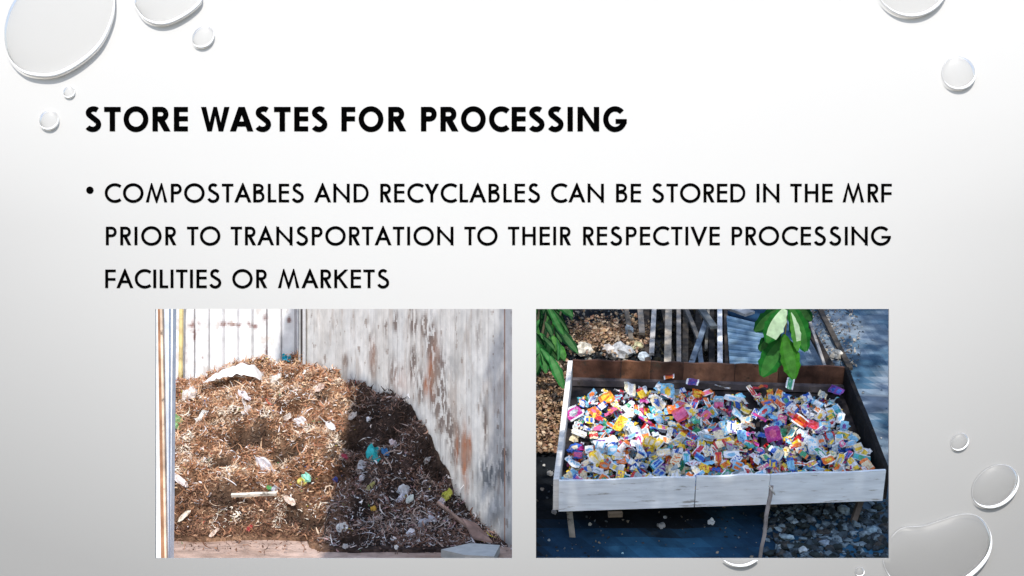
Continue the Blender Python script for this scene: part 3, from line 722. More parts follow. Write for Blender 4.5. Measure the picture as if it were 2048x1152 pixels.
# the tray table
HT=.44; HB=.224
FL=hit(1118,963,HT); FR=hit(1772,942,HT); BR=hit(1688,732,HT); BL=hit(1145,718,HT)
def low(p,h=HB,inn=0): u,v,_=loc2(p); return P2(u,v,h)
tray=empty('sorting_table',low((FL+FR)/2,0)); tag(tray,'long raised wooden tray on short legs, whitewashed in front and brown behind, full of wrappers','tray table')
def panel(nm,a,b,th,inward,c,m,h0=HB,h1=None,parent=tray,label=None,sag=0,seg=8,flare=0):
    mb=MB(); inn=Vector(inward).normalized()*th; rows=[]
    for k in range(seg+1):
        f=k/seg; p=a.lerp(b,f); w1=.004*math.sin(f*9+a.x*7); 
        q0=low(p,h0)+inn*0; q1=Vector(p)+Nn*(w1-sag*math.sin(math.pi*f))
        rows.append((q0,q1))
    n=0
    for k in range(seg):
        (a0,a1),(b0,b1)=rows[k],rows[k+1]
        mb.face([a0,b0,b1,a1],c); mb.face([b0+inn,a0+inn,a1+inn,b1+inn],c); mb.face([a1,b1,b1+inn,a1+inn],c); mb.face([a0+inn,b0+inn,b0,a0],c)
    a0,a1=rows[0]; mb.face([a0+inn,a0,a1,a1+inn],c); a0,a1=rows[-1]; mb.face([a0,a0+inn,a1+inn,a1],c)
    o=mb.build(nm,m,parent)
    if label: o['label']=label
    return o
def frac(px): # fraction along the front edge for a pixel column
    lo,hi=0,1
    for _ in range(30):
        mid=(lo+hi)/2; p=FL.lerp(FR,mid)
        if 1024+FPX*p.x/p.y<px: lo=mid
        else: hi=mid
    return lo
f1,f2=frac(1392),frac(1541)
WHT=(.84,.86,.87)
for a,b,c in ((0,f1-.001,WHT),(f1+.002,f2-.001,(.87,.88,.88)),(f2+.001,1,(.78,.82,.85))):
    panel('front_board',FL.lerp(FR,a),FL.lerp(FR,b),.02,V,c,M_paintwood)
BRN=[(.13,.06,.04),(.22,.10,.055),(.10,.05,.035),(.20,.10,.065),(.17,.085,.055),(.07,.035,.025)]
bs=[0,.18,.29,.41,.60,.76,1]
for k in range(6):
    panel('back_board',BL.lerp(BR,bs[k]+.002),BL.lerp(BR,bs[k+1]),.02,-V,BRN[k],M_wood)
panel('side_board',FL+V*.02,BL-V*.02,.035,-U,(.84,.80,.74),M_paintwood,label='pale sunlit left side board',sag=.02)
panel('side_board',FR+V*.02,BR-V*.02,.03,U,(.014,.012,.011),M_wood,label='right side board with its shade painted near-black')  # near-black colour stands in for the shade on this board
mb=MB(); q=[low(FL,HB+.012)+V*.02,low(FR,HB+.012)+V*.02,low(BR,HB+.012)-V*.03,low(BL,HB+.012)-V*.03]; mb.box8([x-Nn*.02 for x in q]+q,(.03,.026,.028)); mb.build('bed',M_wood,tray)
mb=MB(); a=low(BL,HB+.05)-V*.05; b=low(BR,HB+.05)-V*.05; mb.beam(a,b,.05,.05,Nn,(.10,.085,.09),seg=4); mb.build('batten',M_wood,tray)
mb=MB(); a=low(FL.lerp(FR,f2+.0),HB+.045)+V*.06; b=low(BL.lerp(BR,.70),HB+.045)-V*.1; mb.beam(a,b,.05,.04,Nn,(.06,.055,.055),seg=4); mb.build('batten',M_wood,tray)
def leg(px0,py0,px1,py1,w_,c,nm='leg'):
    a=hit(px0,py0,HB-.02); b=hit(px1,py1,-.03); mb=MB(); mb.beam(a,b,w_,w_,V,c,seg=3,wob=.002); return mb.build(nm,M_wood,tray)
leg(1138,1012,1145,1080,.038,(.28,.26,.23)); leg(1726,985,1703,1052,.035,(.12,.1,.09))
for p in (BL,BR):
    u,v,_=loc2(p); mb=MB(); mb.beam(P2(u*.98+.02,v-.1,HB-.01),P2(u*.98+.02,v-.1,-.03),.04,.04,V,(.2,.16,.13)); mb.build('leg',M_wood,tray)
mb=MB(); a=low(FL.lerp(FR,frac(1218)),HB-.03)-V*.004; b=low(FL.lerp(FR,frac(1247)),HB-.03)-V*.004; mb.beam(a,b,.03,.03,Nn,(.12,.09,.06)); mb.build('cleat',M_wood,tray)
# pole leaning on the front board
a=hit(1541,966,HT+.02)-V*.03; b=hit(1518,1135,.0); mb=MB(); mb.tube([a.lerp(b,k/8)+U*.004*math.sin(k*1.7) for k in range(9)],[.014-.0004*k for k in range(9)],(.30,.26,.24)); 
tag(mb.build('thin_pole',M_wood,loc=tuple(a)),'thin dark pole leaning on the front board of the tray','pole')
mb=MB(); mb.tube([a+U*(-.02)+V*-.02+Nn*.01,a+Nn*-.015+V*-.035,a+U*.02+V*-.02-Nn*.05],.006,(.6,.56,.5),6); tag(mb.build('string_tie',M_wood,loc=tuple(a)),'pale string tied round the top of the thin pole','string')

# wrappers: the upper layer one by one, the buried ones as one mass
COLS=[('white',(.74,.74,.76),13),('silver grey',(.34,.39,.42),8),('pale blue',(.22,.50,.72),12),('yellow',(.80,.54,.03),11),('orange',(.72,.17,.02),8),('red',(.50,.02,.025),7),('pink',(.66,.12,.28),3),('magenta',(.42,.03,.24),2),('green',(.05,.30,.15),3),('deep blue',(.015,.09,.42),8),('purple',(.15,.04,.26),2),('cream',(.76,.66,.46),11),('teal',(.06,.38,.42),2)]
POOL=[k for k,c in enumerate(COLS) for _ in range(c[2])]
PAT=['stripe','blotch','edge band','twin panels','dots']
def pattern(kind,a,b,c3,n,m):
    sd=R.uniform(0,50)
    def f(i,j):
        x=(i+.5)/(n-1)-.5; y=(j+.5)/(m-1)-.5
        if kind=='stripe': r=b if abs(y+.05)<.15 else a
        elif kind=='blotch': r=b if (x*x+y*y)<.075 else a
        elif kind=='edge band': r=b if abs(y)>.34 else a
        elif kind=='twin panels': r=b if (abs(x)>.12 and abs(y)<.3) else a
        else: r=b if nz(x*9+sd,y*9)>.15 else a
        if abs(x)>.42 and kind!='edge band': r=c3
        elif r is b: r=mixc(b,(.7,.7,.72),.0+.3*max(0,nz(x*14+sd,y*14,3)))
        elif nz(x*11,y*11+sd,5)>.28: r=mixc(a,b,.5)
        return vary(r,.05)
    return f
C4=[hit(1135,958,.40),hit(1752,935,.40),hit(1665,785,.30),hit(1160,778,.30)]
def bed_pt(s,t):
    a=loc2(C4[0].lerp(C4[1],s)); b=loc2(C4[3].lerp(C4[2],s)); return a[0]+(b[0]-a[0])*t, a[1]+(b[1]-a[1])*t
def bed_h(s,t): return HB+.03+.07*(1-t)**1.5+.035*nz(s*5,t*3,2)+.05*math.exp(-((s-.33)/.07)**2-((t-.95)/.12)**2)+.02*(1-abs(s-.5))
used=set(); placed=[]
def zone(s,t):
    A=['far left','left','middle','right','far right'][min(4,int(s*5))]
    B=['by the front board','near the front','in mid depth','towards the back','at the back'][min(4,int(t*5))]
    return A+' of tray '+B
SPEC=[(1147,832,26,46,'magenta','silver grey'),(1240,855,20,30,'yellow','orange'),(1213,800,34,26,'orange','yellow'),(1192,930,36,28,'yellow','cream'),(1258,905,22,34,'white','cream'),(1545,878,28,28,'magenta','pink'),(1640,750,28,24,'purple','pink'),(1672,782,30,16,'purple','deep blue'),(1385,765,24,14,'purple','deep blue'),(1338,752,20,22,'orange','red'),(1320,930,26,18,'orange','teal'),(1298,895,24,20,'yellow','cream'),(1390,850,24,34,'green','teal'),(1360,835,26,30,'pink','red'),(1518,840,20,30,'magenta','red'),(1580,768,26,14,'green','white'),(1260,780,34,24,'white','cream'),(1600,850,20,28,'red','orange'),(1655,935,20,22,'orange','yellow'),(1500,905,24,26,'teal','green'),(1385,942,28,18,'white','red'),(1625,905,22,34,'white','pale blue'),(1475,835,24,34,'white','pale blue'),(1445,775,24,26,'white','yellow'),(1465,800,20,40,'white','pale blue'),(1545,745,22,20,'silver grey','white'),(1520,775,26,28,'red','orange'),(1335,785,26,34,'pale blue','yellow'),(1315,810,26,40,'cream','deep blue')]
CD={c[0]:c[1] for c in COLS}
def wrapper(mbs,u,v,h,w_,l_,kind,n1,n2,tilt=.45,individual=True,face_cam=False):
    n,m=8,11; ca=CD[n1];cb=CD[n2]; c3=R.choice([(.8,.8,.82),ca,(.55,.58,.6)])
    pat=pattern(kind,vary(ca,.1),cb,c3,n,m)
    tl=Vector((R.gauss(0,tilt),R.gauss(0,tilt)-.35,1)); nr=(U*tl.x+V*tl.y+Nn*1).normalized()
    o=crumple('wrapper',P2(u,v,h),w_,l_,nr,R.uniform(0,math.pi),ca,M_wrap,amp=R.uniform(.08,.28),n=n,m=m,pattern=pat,lift=.0,shape=.25)
    return o
cnt=0
ITEMS=[]
for px,py,w_,h_,a,b in SPEC:
    for hh in (.36,): 
        p=hit(px,py,.33); u,v,_=loc2(p)
        # fraction in the tray
        s0,s1=loc2(C4[0].lerp(C4[3],.5))[0],loc2(C4[1].lerp(C4[2],.5))[0]
        s=min(.99,max(0,(u-s0)/(s1-s0))); v0=loc2(C4[0].lerp(C4[1],s))[1]; v1=loc2(C4[3].lerp(C4[2],s))[1]; t=min(.99,max(0,(v-v0)/(v1-v0)))
        k=p.y/FPX; ITEMS.append((s,t,u,v,.335+.06*(1-t),min(w_*k*1.1,.12),min(h_*k*1.15,.125),a,b))
# poisson-like scatter for the rest
tries=0
while len(ITEMS)<300 and tries<60000:
    tries+=1; s=R.random(); t=R.random()*.985
    if .65<s<.70 and t>.25 and R.random()<.93: continue
    u,v=bed_pt(s,t)
    if any((u-i[2])**2+(v-i[3])**2<(.066**2 if tries<40000 else .055**2) for i in ITEMS): continue
    n1=COLS[R.choice(POOL)][0]
    if s<.3 and R.random()<.25: n1='white'
    if s>.75 and R.random()<.2: n1=R.choice(['pale blue','silver grey','white'])
    n2=COLS[R.choice(POOL)][0]
    while n2==n1: n2=COLS[R.choice(POOL)][0]
    ITEMS.append((s,t,u,v,bed_h(s,t)+.035,R.uniform(.045,.072),R.uniform(.065,.115),n1,n2))
for (s,t,u,v,h_,w_,l_,n1,n2) in ITEMS:
    kinds=PAT[:]; R.shuffle(kinds); z_=zone(s,t); lb=None
    for kd in kinds+['*']:
        if kd=='*':
            n2=R.choice([c[0] for c in COLS if c[0]!=n1]); kd=R.choice(PAT)
        lb='%s wrapper with %s %s, %s'%(n1,n2,kd,z_)
        if lb not in used: break
    while lb in used:
        n2=R.choice([c[0] for c in COLS if c[0]!=n1]); kd=R.choice(PAT); lb='%s wrapper with %s %s, %s'%(n1,n2,kd,z_)
    used.add(lb)
    o=wrapper(None,u,v,h_,w_,l_,kd,n1,n2); tag(o,lb,'wrapper','foil wrappers heaped in the tray')
mb=MB()
for k in range(1050):
    s=R.random(); t=R.random()
    if .65<s<.70 and t>.25 and R.random()<.95: continue
    u,v=bed_pt(s,t); c=CD[COLS[R.choice(POOL)][0]]; c2=CD[COLS[R.choice(POOL)][0]]
    nr=(U*R.gauss(0,.6)+V*(R.gauss(0,.6)-.3)+Nn).normalized(); a=nr.orthogonal().normalized(); b=nr.cross(a); r=R.uniform(0,6.3); a,b=a*math.cos(r)+b*math.sin(r),b*math.cos(r)-a*math.sin(r)
    w_,l_=R.uniform(.03,.055),R.uniform(.05,.09); p=P2(u,v,bed_h(s,t)+R.uniform(-.035,.012)); pts=[]
    for j in range(5):
        for i in range(4): pts.append(p+a*((i/3-.5)*w_)+b*((j/4-.5)*l_)+nr*(.012*R.gauss(0,1)))
    sp=R.random()
    mb.grid(pts,4,5,(lambda i,j: vary(c2 if (j==2 and sp<.6) or (i==1 and sp>.75) else c,.08)))
tag(mb.build('buried_wrappers',M_wrap),'mass of small crumpled wrappers under the top layer in the tray','wrappers','foil wrappers heaped in the tray','stuff')

# ---- behind the tray
def plank(px0,py0,h0,px1,py1,h1,w_,c,label,name='plank',th=.025,m=M_wood):
    a=hit(px0,py0,h0); b=hit(px1,py1,h1); mb=MB(); mb.beam(a,b,w_,th,Nn,c,seg=5,wob=.001)
    return tag(mb.build(name,m,loc=tuple(a)),label,'plank','old planks behind the tray')
plank(1279,600,.14,1284,668,.10,.05,(.26,.22,.18),'short pale plank, leftmost of the planks behind the tray')
plank(1310,590,.16,1303,708,.08,.042,(.46,.43,.40),'narrow pale plank ending above the tray, second of the planks from the left')
plank(1338,590,.16,1335,733,.10,.058,(.40,.34,.27),'widest cream plank standing up behind the middle left of the tray')
plank(1357,590,.14,1358,733,.08,.038,(.30,.27,.24),'greyish plank close to the right of the widest cream one')
plank(1413,640,.17,1380,735,.10,.045,(.16,.20,.25),'blue grey plank leaning to the right behind the tray')
plank(1396,668,.10,1403,735,.07,.04,(.17,.21,.26),'short dark blue grey plank under the leaning one')
plank(1383,590,.20,1428,655,.22,.06,(.15,.16,.16),'grey plank crossing slantwise at the top of the planks')
plank(1439,590,.18,1440,735,.12,.042,(.70,.70,.70),'brightest white plank left of the blue corrugated sheet')
plank(1451,590,.16,1453,735,.10,.03,(.07,.055,.045),'dark brown plank between the white plank and corrugated sheet')
plank(1422,600,.10,1424,735,.06,.05,(.03,.028,.028),'black plank left of the brightest white plank')
plank(1592,610,.12,1662,738,.10,.07,(.03,.024,.02),'wide black plank slanting down right of the hanging leaves')
plank(1618,640,.13,1650,735,.12,.022,(.36,.33,.3),'thin pale batten along the wide black plank')
plank(1395,590,.06,1500,628,.10,.12,(.42,.42,.42),'pale board lying across the top above the corrugated sheet')
plank(1292,590,.05,1296,735,.04,.05,(.07,.055,.045),'dark brown plank between the narrow and the widest pale planks')
plank(1372,590,.07,1370,735,.05,.05,(.09,.075,.06),'dark plank right of the greyish plank behind the tray')
plank(1320,590,.05,1348,735,.03,.03,(.12,.10,.08),'thin dark batten slanting behind the widest cream plank')
plank(1400,590,.05,1392,735,.03,.06,(.05,.042,.036),'broad dark board behind the blue grey leaning plank')
plank(1418,590,.14,1412,700,.05,.025,(.20,.19,.17),'thin grey batten just left of the black plank')
plank(1365,600,.18,1398,680,.12,.035,(.14,.13,.12),'short dark grey batten leaning right at the top of the planks')
plank(1250,600,.12,1262,680,.08,.04,(.16,.13,.10),'short brown board at the left end of the planks')
plank(1625,590,.05,1700,738,.04,.045,(.07,.06,.05),'dark slanting board outside the thin pale batten')
# blue corrugated sheet
qa,qb,qc,qd=hit(1453,632,.22),hit(1525,650,.22),hit(1534,738,.12),hit(1460,738,.12)
mb=MB(); nu,nv=5,61; pts=[]
for j in range(nv):
    for i in range(nu):
        f=j/(nv-1); p=qa.lerp(qb,i/(nu-1)).lerp(qd.lerp(qc,i/(nu-1)),f); pts.append(p+Nn*.016*math.sin(f*2*math.pi*9))
mb.grid(pts,nu,nv,lambda i,j: vary(mixc((.05,.12,.19),(.24,.36,.47),min(1,max(0,.5+.45*math.sin(j/(nv-1)*2*math.pi*9+.8)+.3*nz(i*.8,j*.25)))),.1))  # light and shade of the ribs painted as colour bands
pts2=[p-Nn*.004 for p in pts]; mb.grid(pts2,nu,nv,(.2,.25,.3))
tag(mb.build('corrugated_sheet',M_tin,smooth=True),'blue grey corrugated roofing sheet leaning behind the tray','roofing sheet')
# rocks and rubble
def rock(p,r,c,label,group=None,sq=(1,1,.7),name='stone',cat='stone'):
    bm=bmesh.new(); bmesh.ops.create_icosphere(bm,subdivisions=2,radius=1); sd=R.uniform(0,99)
    for v in bm.verts:
        k=1+.75*noise.noise(v.co*1.1+Vector((sd,0,0)))+.25*noise.noise(v.co*3+Vector((sd,0,0))); v.co=Vector((v.co.x*sq[0]*k*r,v.co.y*sq[1]*k*r,v.co.z*sq[2]*k*r))
    mb=MB()
    bm.verts.ensure_lookup_table(); n=len(mb.v); mb.v=[tuple(MR@v.co) for v in bm.verts]; 
    for f in bm.faces: mb.f.append(tuple(v.index for v in f.verts)); mb.c.append(vary(c,.08))
    bm.free(); o=mb.build(name,M_stone); o.location=p; 
    return tag(o,label,cat,group)
rock(hit(1168,700,.06),.075,(.6,.55,.46),'pale rock on the bank behind the left end of the tray',sq=(1.1,.8,.9))
rock(hit(1258,665,.07),.05,(.42,.47,.50),'small blue grey rock in the dead leaves behind the tray',sq=(.7,.7,1.1))
rock(hit(1240,700,.05),.09,(.40,.40,.40),'grey rock just above the tray rim, left of the narrow pale plank')
rock(hit(1215,700,.05),.06,(.55,.5,.46),'light brown rock beside the grey rock behind the tray')
rock(hit(1290,712,.05),.05,(.5,.55,.58),'pale blue stone at the foot of the narrow pale plank')
rock(hit(1275,692,.05),.05,(.5,.47,.28),'yellowish stone behind the tray, left of the narrow pale plank')
rock(hit(1675,708,.04),.05,(.66,.6,.5),'cream stone beyond the back right corner of the tray')
mb=MB()
def small_rock(mb,p,r,c):
    bm=bmesh.new(); bmesh.ops.create_icosphere(bm,subdivisions=1,radius=1); sd=R.uniform(0,99); n=len(mb.v); sx,sy,sz=R.uniform(.6,1.3),R.uniform(.6,1.3),R.uniform(.4,.8); q=Matrix.Rotation(R.uniform(0,3),3,'Z')
    for v in bm.verts:
        k=1+1.1*noise.noise(v.co*1.2+Vector((sd,0,0))); mb.v.append(tuple(Vector(p)+MR@(q@Vector((v.co.x*sx*k*r,v.co.y*sy*k*r,v.co.z*sz*k*r)))))
    for f in bm.faces: mb.f.append(tuple(n+v.index for v in f.verts)); mb.c.append(vary(c,.1))
    bm.free()
for k in range(1300):
    px=R.uniform(1530,1800); py=R.uniform(1000,1150)
    if px<1550+ (py-1000)*.02 and R.random()<.7: continue
    if px>1700 and R.random()<.45: continue
    p=hit(px,py,.01); small_rock(mb,p,R.choice([.006,.01,.014,.018,.026,.036]),R.choice([(.04,.06,.08),(.07,.10,.13),(.02,.03,.035),(.02,.028,.03),(.12,.17,.21),(.05,.05,.05),(.03,.04,.05),(.16,.22,.27)]))
for k in range(110):
    p=hit(R.uniform(1660,1800),R.uniform(610,1000),.005); 
    if loc2(p)[0]>loc2(low(FR))[0]-.25: small_rock(mb,p,R.uniform(.004,.012),R.choice([(.16,.2,.24),(.1,.14,.18),(.08,.11,.14),(.3,.3,.3)]))
tag(mb.build('rubble',M_stone),'loose dark rubble and gravel beneath the right half of the tray','rubble',kind='stuff')
k=0
for px,py,r,c,lb in ((1622,1040,.035,(.16,.2,.24),'rounded grey stone under the right half of the tray, near its edge'),(1548,1015,.035,(.16,.15,.14),'brown grey stone beside the thin pole under the tray edge'),(1690,1020,.045,(.24,.32,.38),'large blue grey stone left of the right front leg'),(1590,1045,.03,(.28,.36,.42),'upright pale blue stone in the rubble'),(1572,1075,.035,(.26,.36,.42),'flat pale blue stone left in the rubble'),(1745,1060,.04,(.2,.3,.38),'blue stone right of the right front leg'),(1605,1100,.03,(.36,.42,.46),'palest stone at the bottom of the rubble'),(1652,1088,.035,(.2,.26,.34),'slate blue stone in the middle of the rubble'),(1560,1093,.02,(.4,.48,.55),'small pale stone near the lower end of the thin pole'),(1715,1092,.014,(.1,.5,.55),'small turquoise chip in the rubble at the lower right'),(1660,975+40,.03,(.12,.14,.16),'dark stone in the shade under the tray, left of the leg')):
    rock(hit(px,py,r*.4),r,c,lb,'stones in the rubble')
# litter on the dark ground
for px,py,w_,c,lb in ((1422,1045,16,(.7,.75,.78),'white scrap on the dark ground below the middle of the tray'),(1330,1036,8,(.4,.42,.44),'grey scrap on the ground below the left of the tray'),(1322,1052,18,(.3,.3,.3),'dull grey scrap below the left half of the tray'),(1180,1050,8,(.45,.44,.4),'tiny scrap beside the left leg of the tray'),(1100,900,14,(.6,.58,.55),'white scrap on the ground left of the tray, upper one'),(1088,932,6,(.7,.68,.65),'tiny white scrap left of the tray, middle one'),(1100,948,14,(.75,.72,.68),'white scrap close to the front left corner of the tray'),(1084,980,8,(.7,.6,.5),'tiny cream scrap left of the front left corner'),(1108,1025,12,(.5,.5,.52),'grey scrap below the front left corner of the tray'),(1098,1082,6,(.35,.4,.42),'tiny grey scrap at the lower left of the yard'),(1245,1108,5,(.4,.6,.65),'tiny pale blue scrap at the bottom of the yard')):
    p=hit(px,py,.02); o=crumple('litter_scrap',p,w_*p.y/FPX,w_*p.y/FPX,Nn+V*-.5,R.random()*3,c,M_plastic,amp=.35,n=5,m=5); tag(o,lb,'litter scrap','scraps on the yard ground')
mb=MB()
for k in range(420):
    px=R.uniform(1040,1560); py=R.uniform(860,1150)
    p=hit(px,py,.006)
    small_rock(mb,p,R.choice([.003,.004,.006,.010]),R.choice([(.05,.06,.07),(.02,.025,.03),(.10,.12,.14),(.2,.18,.15)]))
tag(mb.build('yard_grit',M_stone),'fine grit and crumbs scattered over the dark ground below the tray','grit',kind='stuff')
# dead leaves
mb=MB()
def dl(px,py,h,r,c):
    p=hit(px,py,h); nr=(U*R.gauss(0,.8)+V*R.gauss(0,.8)+Nn).normalized(); a=nr.orthogonal().normalized(); b=nr.cross(a); t=R.uniform(0,6.3); a,b=a*math.cos(t)+b*math.sin(t),b*math.cos(t)-a*math.sin(t)
    pts=[]; L=r*2.2
    for k in range(5):
        f=k/4; w_=r*math.sin(math.pi*(.08+.84*f)); cu=nr*(.5*r*math.sin(f*3.1)*R.uniform(.2,1)); pts+=[p+b*(f-.5)*L-a*w_*.6+nr*r*.4+cu,p+b*(f-.5)*L+a*w_*.6+cu]
    mb.grid(pts,2,5,vary(c,.25))
DLC=[(.38,.24,.13),(.5,.35,.22),(.24,.14,.08),(.6,.46,.32),(.12,.08,.05),(.42,.28,.2),(.3,.16,.1)]
for k in range(2600):
    px=R.uniform(1040,1138); py=R.uniform(720,905)
    if px>1148-(py-718)*.18: continue
    h=.10*max(0,1-abs(py-800)/140)+.03
    dl(px,py,h*R.uniform(.6,1.1),R.uniform(.008,.022),R.choice(DLC))
for k in range(2400):
    px=R.gauss(1215,60); py=R.gauss(668,16)
    if not(1130<px<1300 and 612<py<722): continue
    dl(px,py,R.uniform(.02,.08),R.uniform(.007,.02),R.choice(DLC))
for k in range(900):
    px=R.uniform(1120,1460); py=R.uniform(612,735); dl(px,py,R.uniform(.0,.04),R.uniform(.01,.028),R.choice([(.03,.03,.028),(.05,.045,.04),(.1,.08,.06),(.14,.16,.16),(.3,.26,.2)] if px<1290 else [(.02,.02,.018),(.03,.028,.02),(.06,.05,.03)]))
for k in range(500):
    px=R.uniform(1560,1720); py=R.uniform(612,735)
    if px<1590+(py-612)*.55: continue
    dl(px,py,R.uniform(.0,.03),R.uniform(.008,.02),R.choice([(.2,.18,.16),(.4,.36,.3),(.14,.14,.15)]))
tag(mb.build('dead_leaves',M_dry),'brown dead leaves heaped left of the tray and behind it','dead leaves',kind='stuff')

# ---- leaves
def leaf_mesh(mb,base,d,nrm,L,w_,c,cup=.25,bend=.3,n=8,rib=None,shape=1.0,pale=None):
    d=Vector(d).normalized(); nrm=Vector(nrm); side=d.cross(nrm).normalized(); nrm=side.cross(d).normalized(); q=Vector(base); pts=[]
    for k in range(n+1):
        f=k/n; ww=w_*(math.sin(math.pi*min(1,(f*.94+.03)**shape)))**.75
        wv=1+.10*math.sin(k*2.3+L*40)
        pts+=[q-side*ww*.5*wv+nrm*cup*ww*.5, q-side*ww*.27+nrm*cup*ww*.2, q, q+side*ww*.27+nrm*cup*ww*.2, q+side*ww*.5*wv+nrm*cup*ww*.5]
        q=q+d*L/n; d=(d-nrm*bend/n).normalized(); nrm=side.cross(d).normalized()
    def col(i,j):
        b=vary(c,.08)
        if rib and j%2: b=mixc(b,(0,0,0),.16)
        if i in (1,2) and rib: b=mixc(b,rib,.35)
        if pale and j>=pale[0] and j<=pale[1] and i in pale[3]: b=mixc(b,pale[2],.8)  # sunlit patch painted into the leaf colour
        return b
    mb.grid(pts,5,n+1,col)
# drooping shrub at the upper left of the tray picture
sh=empty('shrub',hit(1085,735,0)); tag(sh,'dark green shrub with long drooping leaves at the left of the tray picture','shrub')
mb=MB(); base=hit(1078,720,0.0); top=hit(1095,600,.55)
for k in range(5):
    a=hit(1060+k*8,730,0); b=hit(1060+k*20,600-10*k,.55); mb.tube([a.lerp(b,f/5)+Vector((0,0,.03*math.sin(f))) for f in range(6)],[.014-.0015*f for f in range(6)],(.12,.10,.06))
mb.build('stem',M_wood,sh)
mb=MB()
for k in range(95):
    px=R.uniform(1035,1118); py=R.uniform(560,715); 
    if px>1128-abs(py-640)*.25: continue
    b=hit(px,py,R.uniform(.22,.5))
    d=Vector((R.gauss(.25,.45),R.uniform(-.5,.1),-1)); c=R.choice([(.008,.07,.015),(.012,.11,.02),(.03,.2,.04),(.006,.05,.012),(.09,.32,.05)])
    leaf_mesh(mb,b,d,(R.gauss(0,.5),-1,R.uniform(-.1,.6)),R.uniform(.12,.30),R.uniform(.05,.09),c,rib=(.2,.4,.15))
mb.build('foliage',M_leaf,sh,smooth=True)
# branch with big leaves hanging in front of the planks
def at(px,py,Y): kx,kz=sl(px,py); return Vector((kx*Y,Y,CZ+kz*Y))
YB=8.3
br=empty('leafy_branch',at(1575,560,YB)); tag(br,'hanging twig with seven broad green leaves over the back edge of the tray','branch')
mb=MB(); mb.tube([at(1900,-300,YB),at(1700,300,YB),at(1590,540,YB),at(1574,600,YB),at(1572,650,YB),at(1568,690,YB)],[.03,.018,.010,.007,.006,.004],(.10,.09,.05)); mb.build('twig',M_wood,br)
def bleaf(p0,p1,w_px,c,nrm=(0,-1,.35),pale=None,dy=0,lab=None,bend=.2):
    a=at(*p0,YB+dy); b=at(*p1,YB+dy); L=(b-a).length; mb=MB(); leaf_mesh(mb,a,b-a,nrm,L*1.03,w_px*YB/FPX,c,cup=.12,bend=bend,n=12,rib=(.10,.26,.06),shape=1.15,pale=pale)
    o=mb.build('leaf',M_leaf,br,smooth=True)
    if lab: o['label']=lab
G1=(.004,.055,.010);G2=(.012,.14,.016);G3=(.09,.30,.04)
bleaf((1568,612),(1512,662),38,G1,(.3,-1,.2),dy=.02)
bleaf((1572,612),(1532,682),42,G2,(-.2,-.8,.8),dy=-.08,pale=(1,9,(.62,.78,.5),(0,1,2)),lab='leaf with its sunlit part painted pale')
bleaf((1578,606),(1616,700),44,G2,(.2,-1,.3),dy=.01)
bleaf((1574,600),(1624,640),34,G1,(-.2,-1,.2),dy=.03)
bleaf((1570,672),(1524,750),46,G2,(-.3,-1,.1),dy=-.01)
bleaf((1566,668),(1592,756),46,(.045,.21,.016),(.35,-1,.3),dy=-.05,lab='lowest leaf, yellow green along its edge')
bleaf((1562,665),(1520,700),34,G1,(.1,-1,.1),dy=.04)
bleaf((1582,625),(1600,700),26,G3,(.3,-.8,.8),dy=-.06,pale=(0,8,(.6,.74,.5),(0,1)))  # pale half stands for sun on the leaf

# ---- added unseen tree: crown shaped to cast the yard's shade, gaps make the dapples
tree=empty('added_shade_tree',(4.4,9.2,P2(4.4,1.1,0).z)); tag(tree,'unseen broad leaved tree added so its crown shades the tray and the yard','tree')
mb=MB(); tb=Vector((4.4,9.2,P2(4.4,1.1,0).z-.1)); mb.tube([tb,tb+Vector((-.2,-.6,1.6)),tb+Vector((-.6,-1.8,3.4)),tb+Vector((-1.5,-3.4,5.2)),tb+Vector((-2.6,-5,6.3))],[.2,.16,.12,.09,.05],(.2,.16,.12),10)
for a,b in (((-.6,-1.8,3.4),(-1.8,-2.6,5.6)),((-1.5,-3.4,5.2),(-3.2,-4.2,6.0)),((-1.5,-3.4,5.2),(-1.2,-5.6,6.6)),((-.6,-1.8,3.4),(.2,-3.6,5.8))):
    mb.tube([tb+Vector(a),tb+Vector(a).lerp(Vector(b),.5)+Vector((0,0,.2)),tb+Vector(b)],[.07,.05,.025],(.2,.16,.12),8)
mb.build('added_trunk',M_wood,tree)
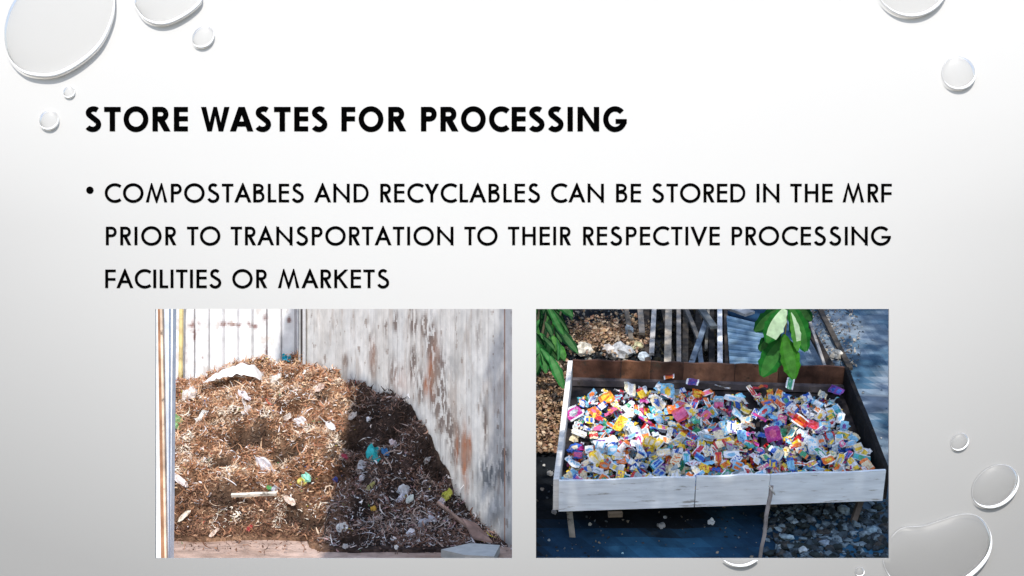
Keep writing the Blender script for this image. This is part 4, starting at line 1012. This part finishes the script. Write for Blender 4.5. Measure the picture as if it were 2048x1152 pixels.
def lit(px,py):
    """how open the added crown is above this spot of the yard"""
    v=0
    for cx,cy,rx,ry,k in OPEN: v=max(v,k*math.exp(-((px-cx)/rx)**2-((py-cy)/ry)**2))
    return v
OPEN=[(1225,850,110,85,1.5),(1220,1000,120,40,.72),(1440,990,120,40,.68),(1650,970,110,40,.62),(1160,790,40,50,1.0),(1170,920,50,40,1.1),(1330,820,60,60,.8),(1105,790,60,110,2.0),(1200,668,110,48,1.8),(1742,745,60,40,2.4),(1680,700,50,40,1.6),(1700,625,50,34,1.6),(1765,700,30,40,1.2),(1450,790,30,30,.6),(1560,670,25,25,.9),(1620,800,45,25,.6),(1590,915,60,30,.5),(1440,640,10,60,.7),(1335,660,20,50,.6),(1450,900,60,40,.45),(1765,830,40,34,1.4),(1775,905,30,24,1.2),(1690,745,20,20,.7),(1310,900,50,40,.6),(1520,860,40,30,.5),(1640,860,30,30,.5)]
SUNNY=[(at(1545,650,YB),.24),(at(1598,660,YB),.2),(at(1590,735,YB-.05),.16),(at(1100,640,9.3),.22),(at(1085,740,9.0),.22),(BL.lerp(FL,.2),.1),(BL.lerp(FL,.5),.16),(BL.lerp(FL,.8),.12)]
mb=MB(); cnt=0
while cnt<7500:
    px=R.uniform(1000,1900); py=R.uniform(520,1250); h=.3 if py<965 else 0.0
    p=hit(px,py,h); L_=lit(px,py)*(1.0+.5*nz(px*.03,py*.03))
    if R.random()<L_: cnt+=.2; continue
    t=R.uniform(7.2,8.8); q=p+S*t
    if any((q-b_-S*((q-b_).dot(S))).length<r_ for b_,r_ in SUNNY): cnt+=.2; continue
    cnt+=1
    d=Vector((R.gauss(0,1),R.gauss(0,1),R.gauss(-.3,.5))).normalized()
    leaf_mesh(mb,q,d,(S+Vector((R.gauss(0,.5),R.gauss(0,.5),R.gauss(0,.5)))).normalized(),R.uniform(.12,.2),R.uniform(.07,.1),R.choice([(.03,.14,.03),(.05,.2,.05),(.08,.26,.06)]),n=2)
mb.build('added_shade_crown',M_leaf,tree)
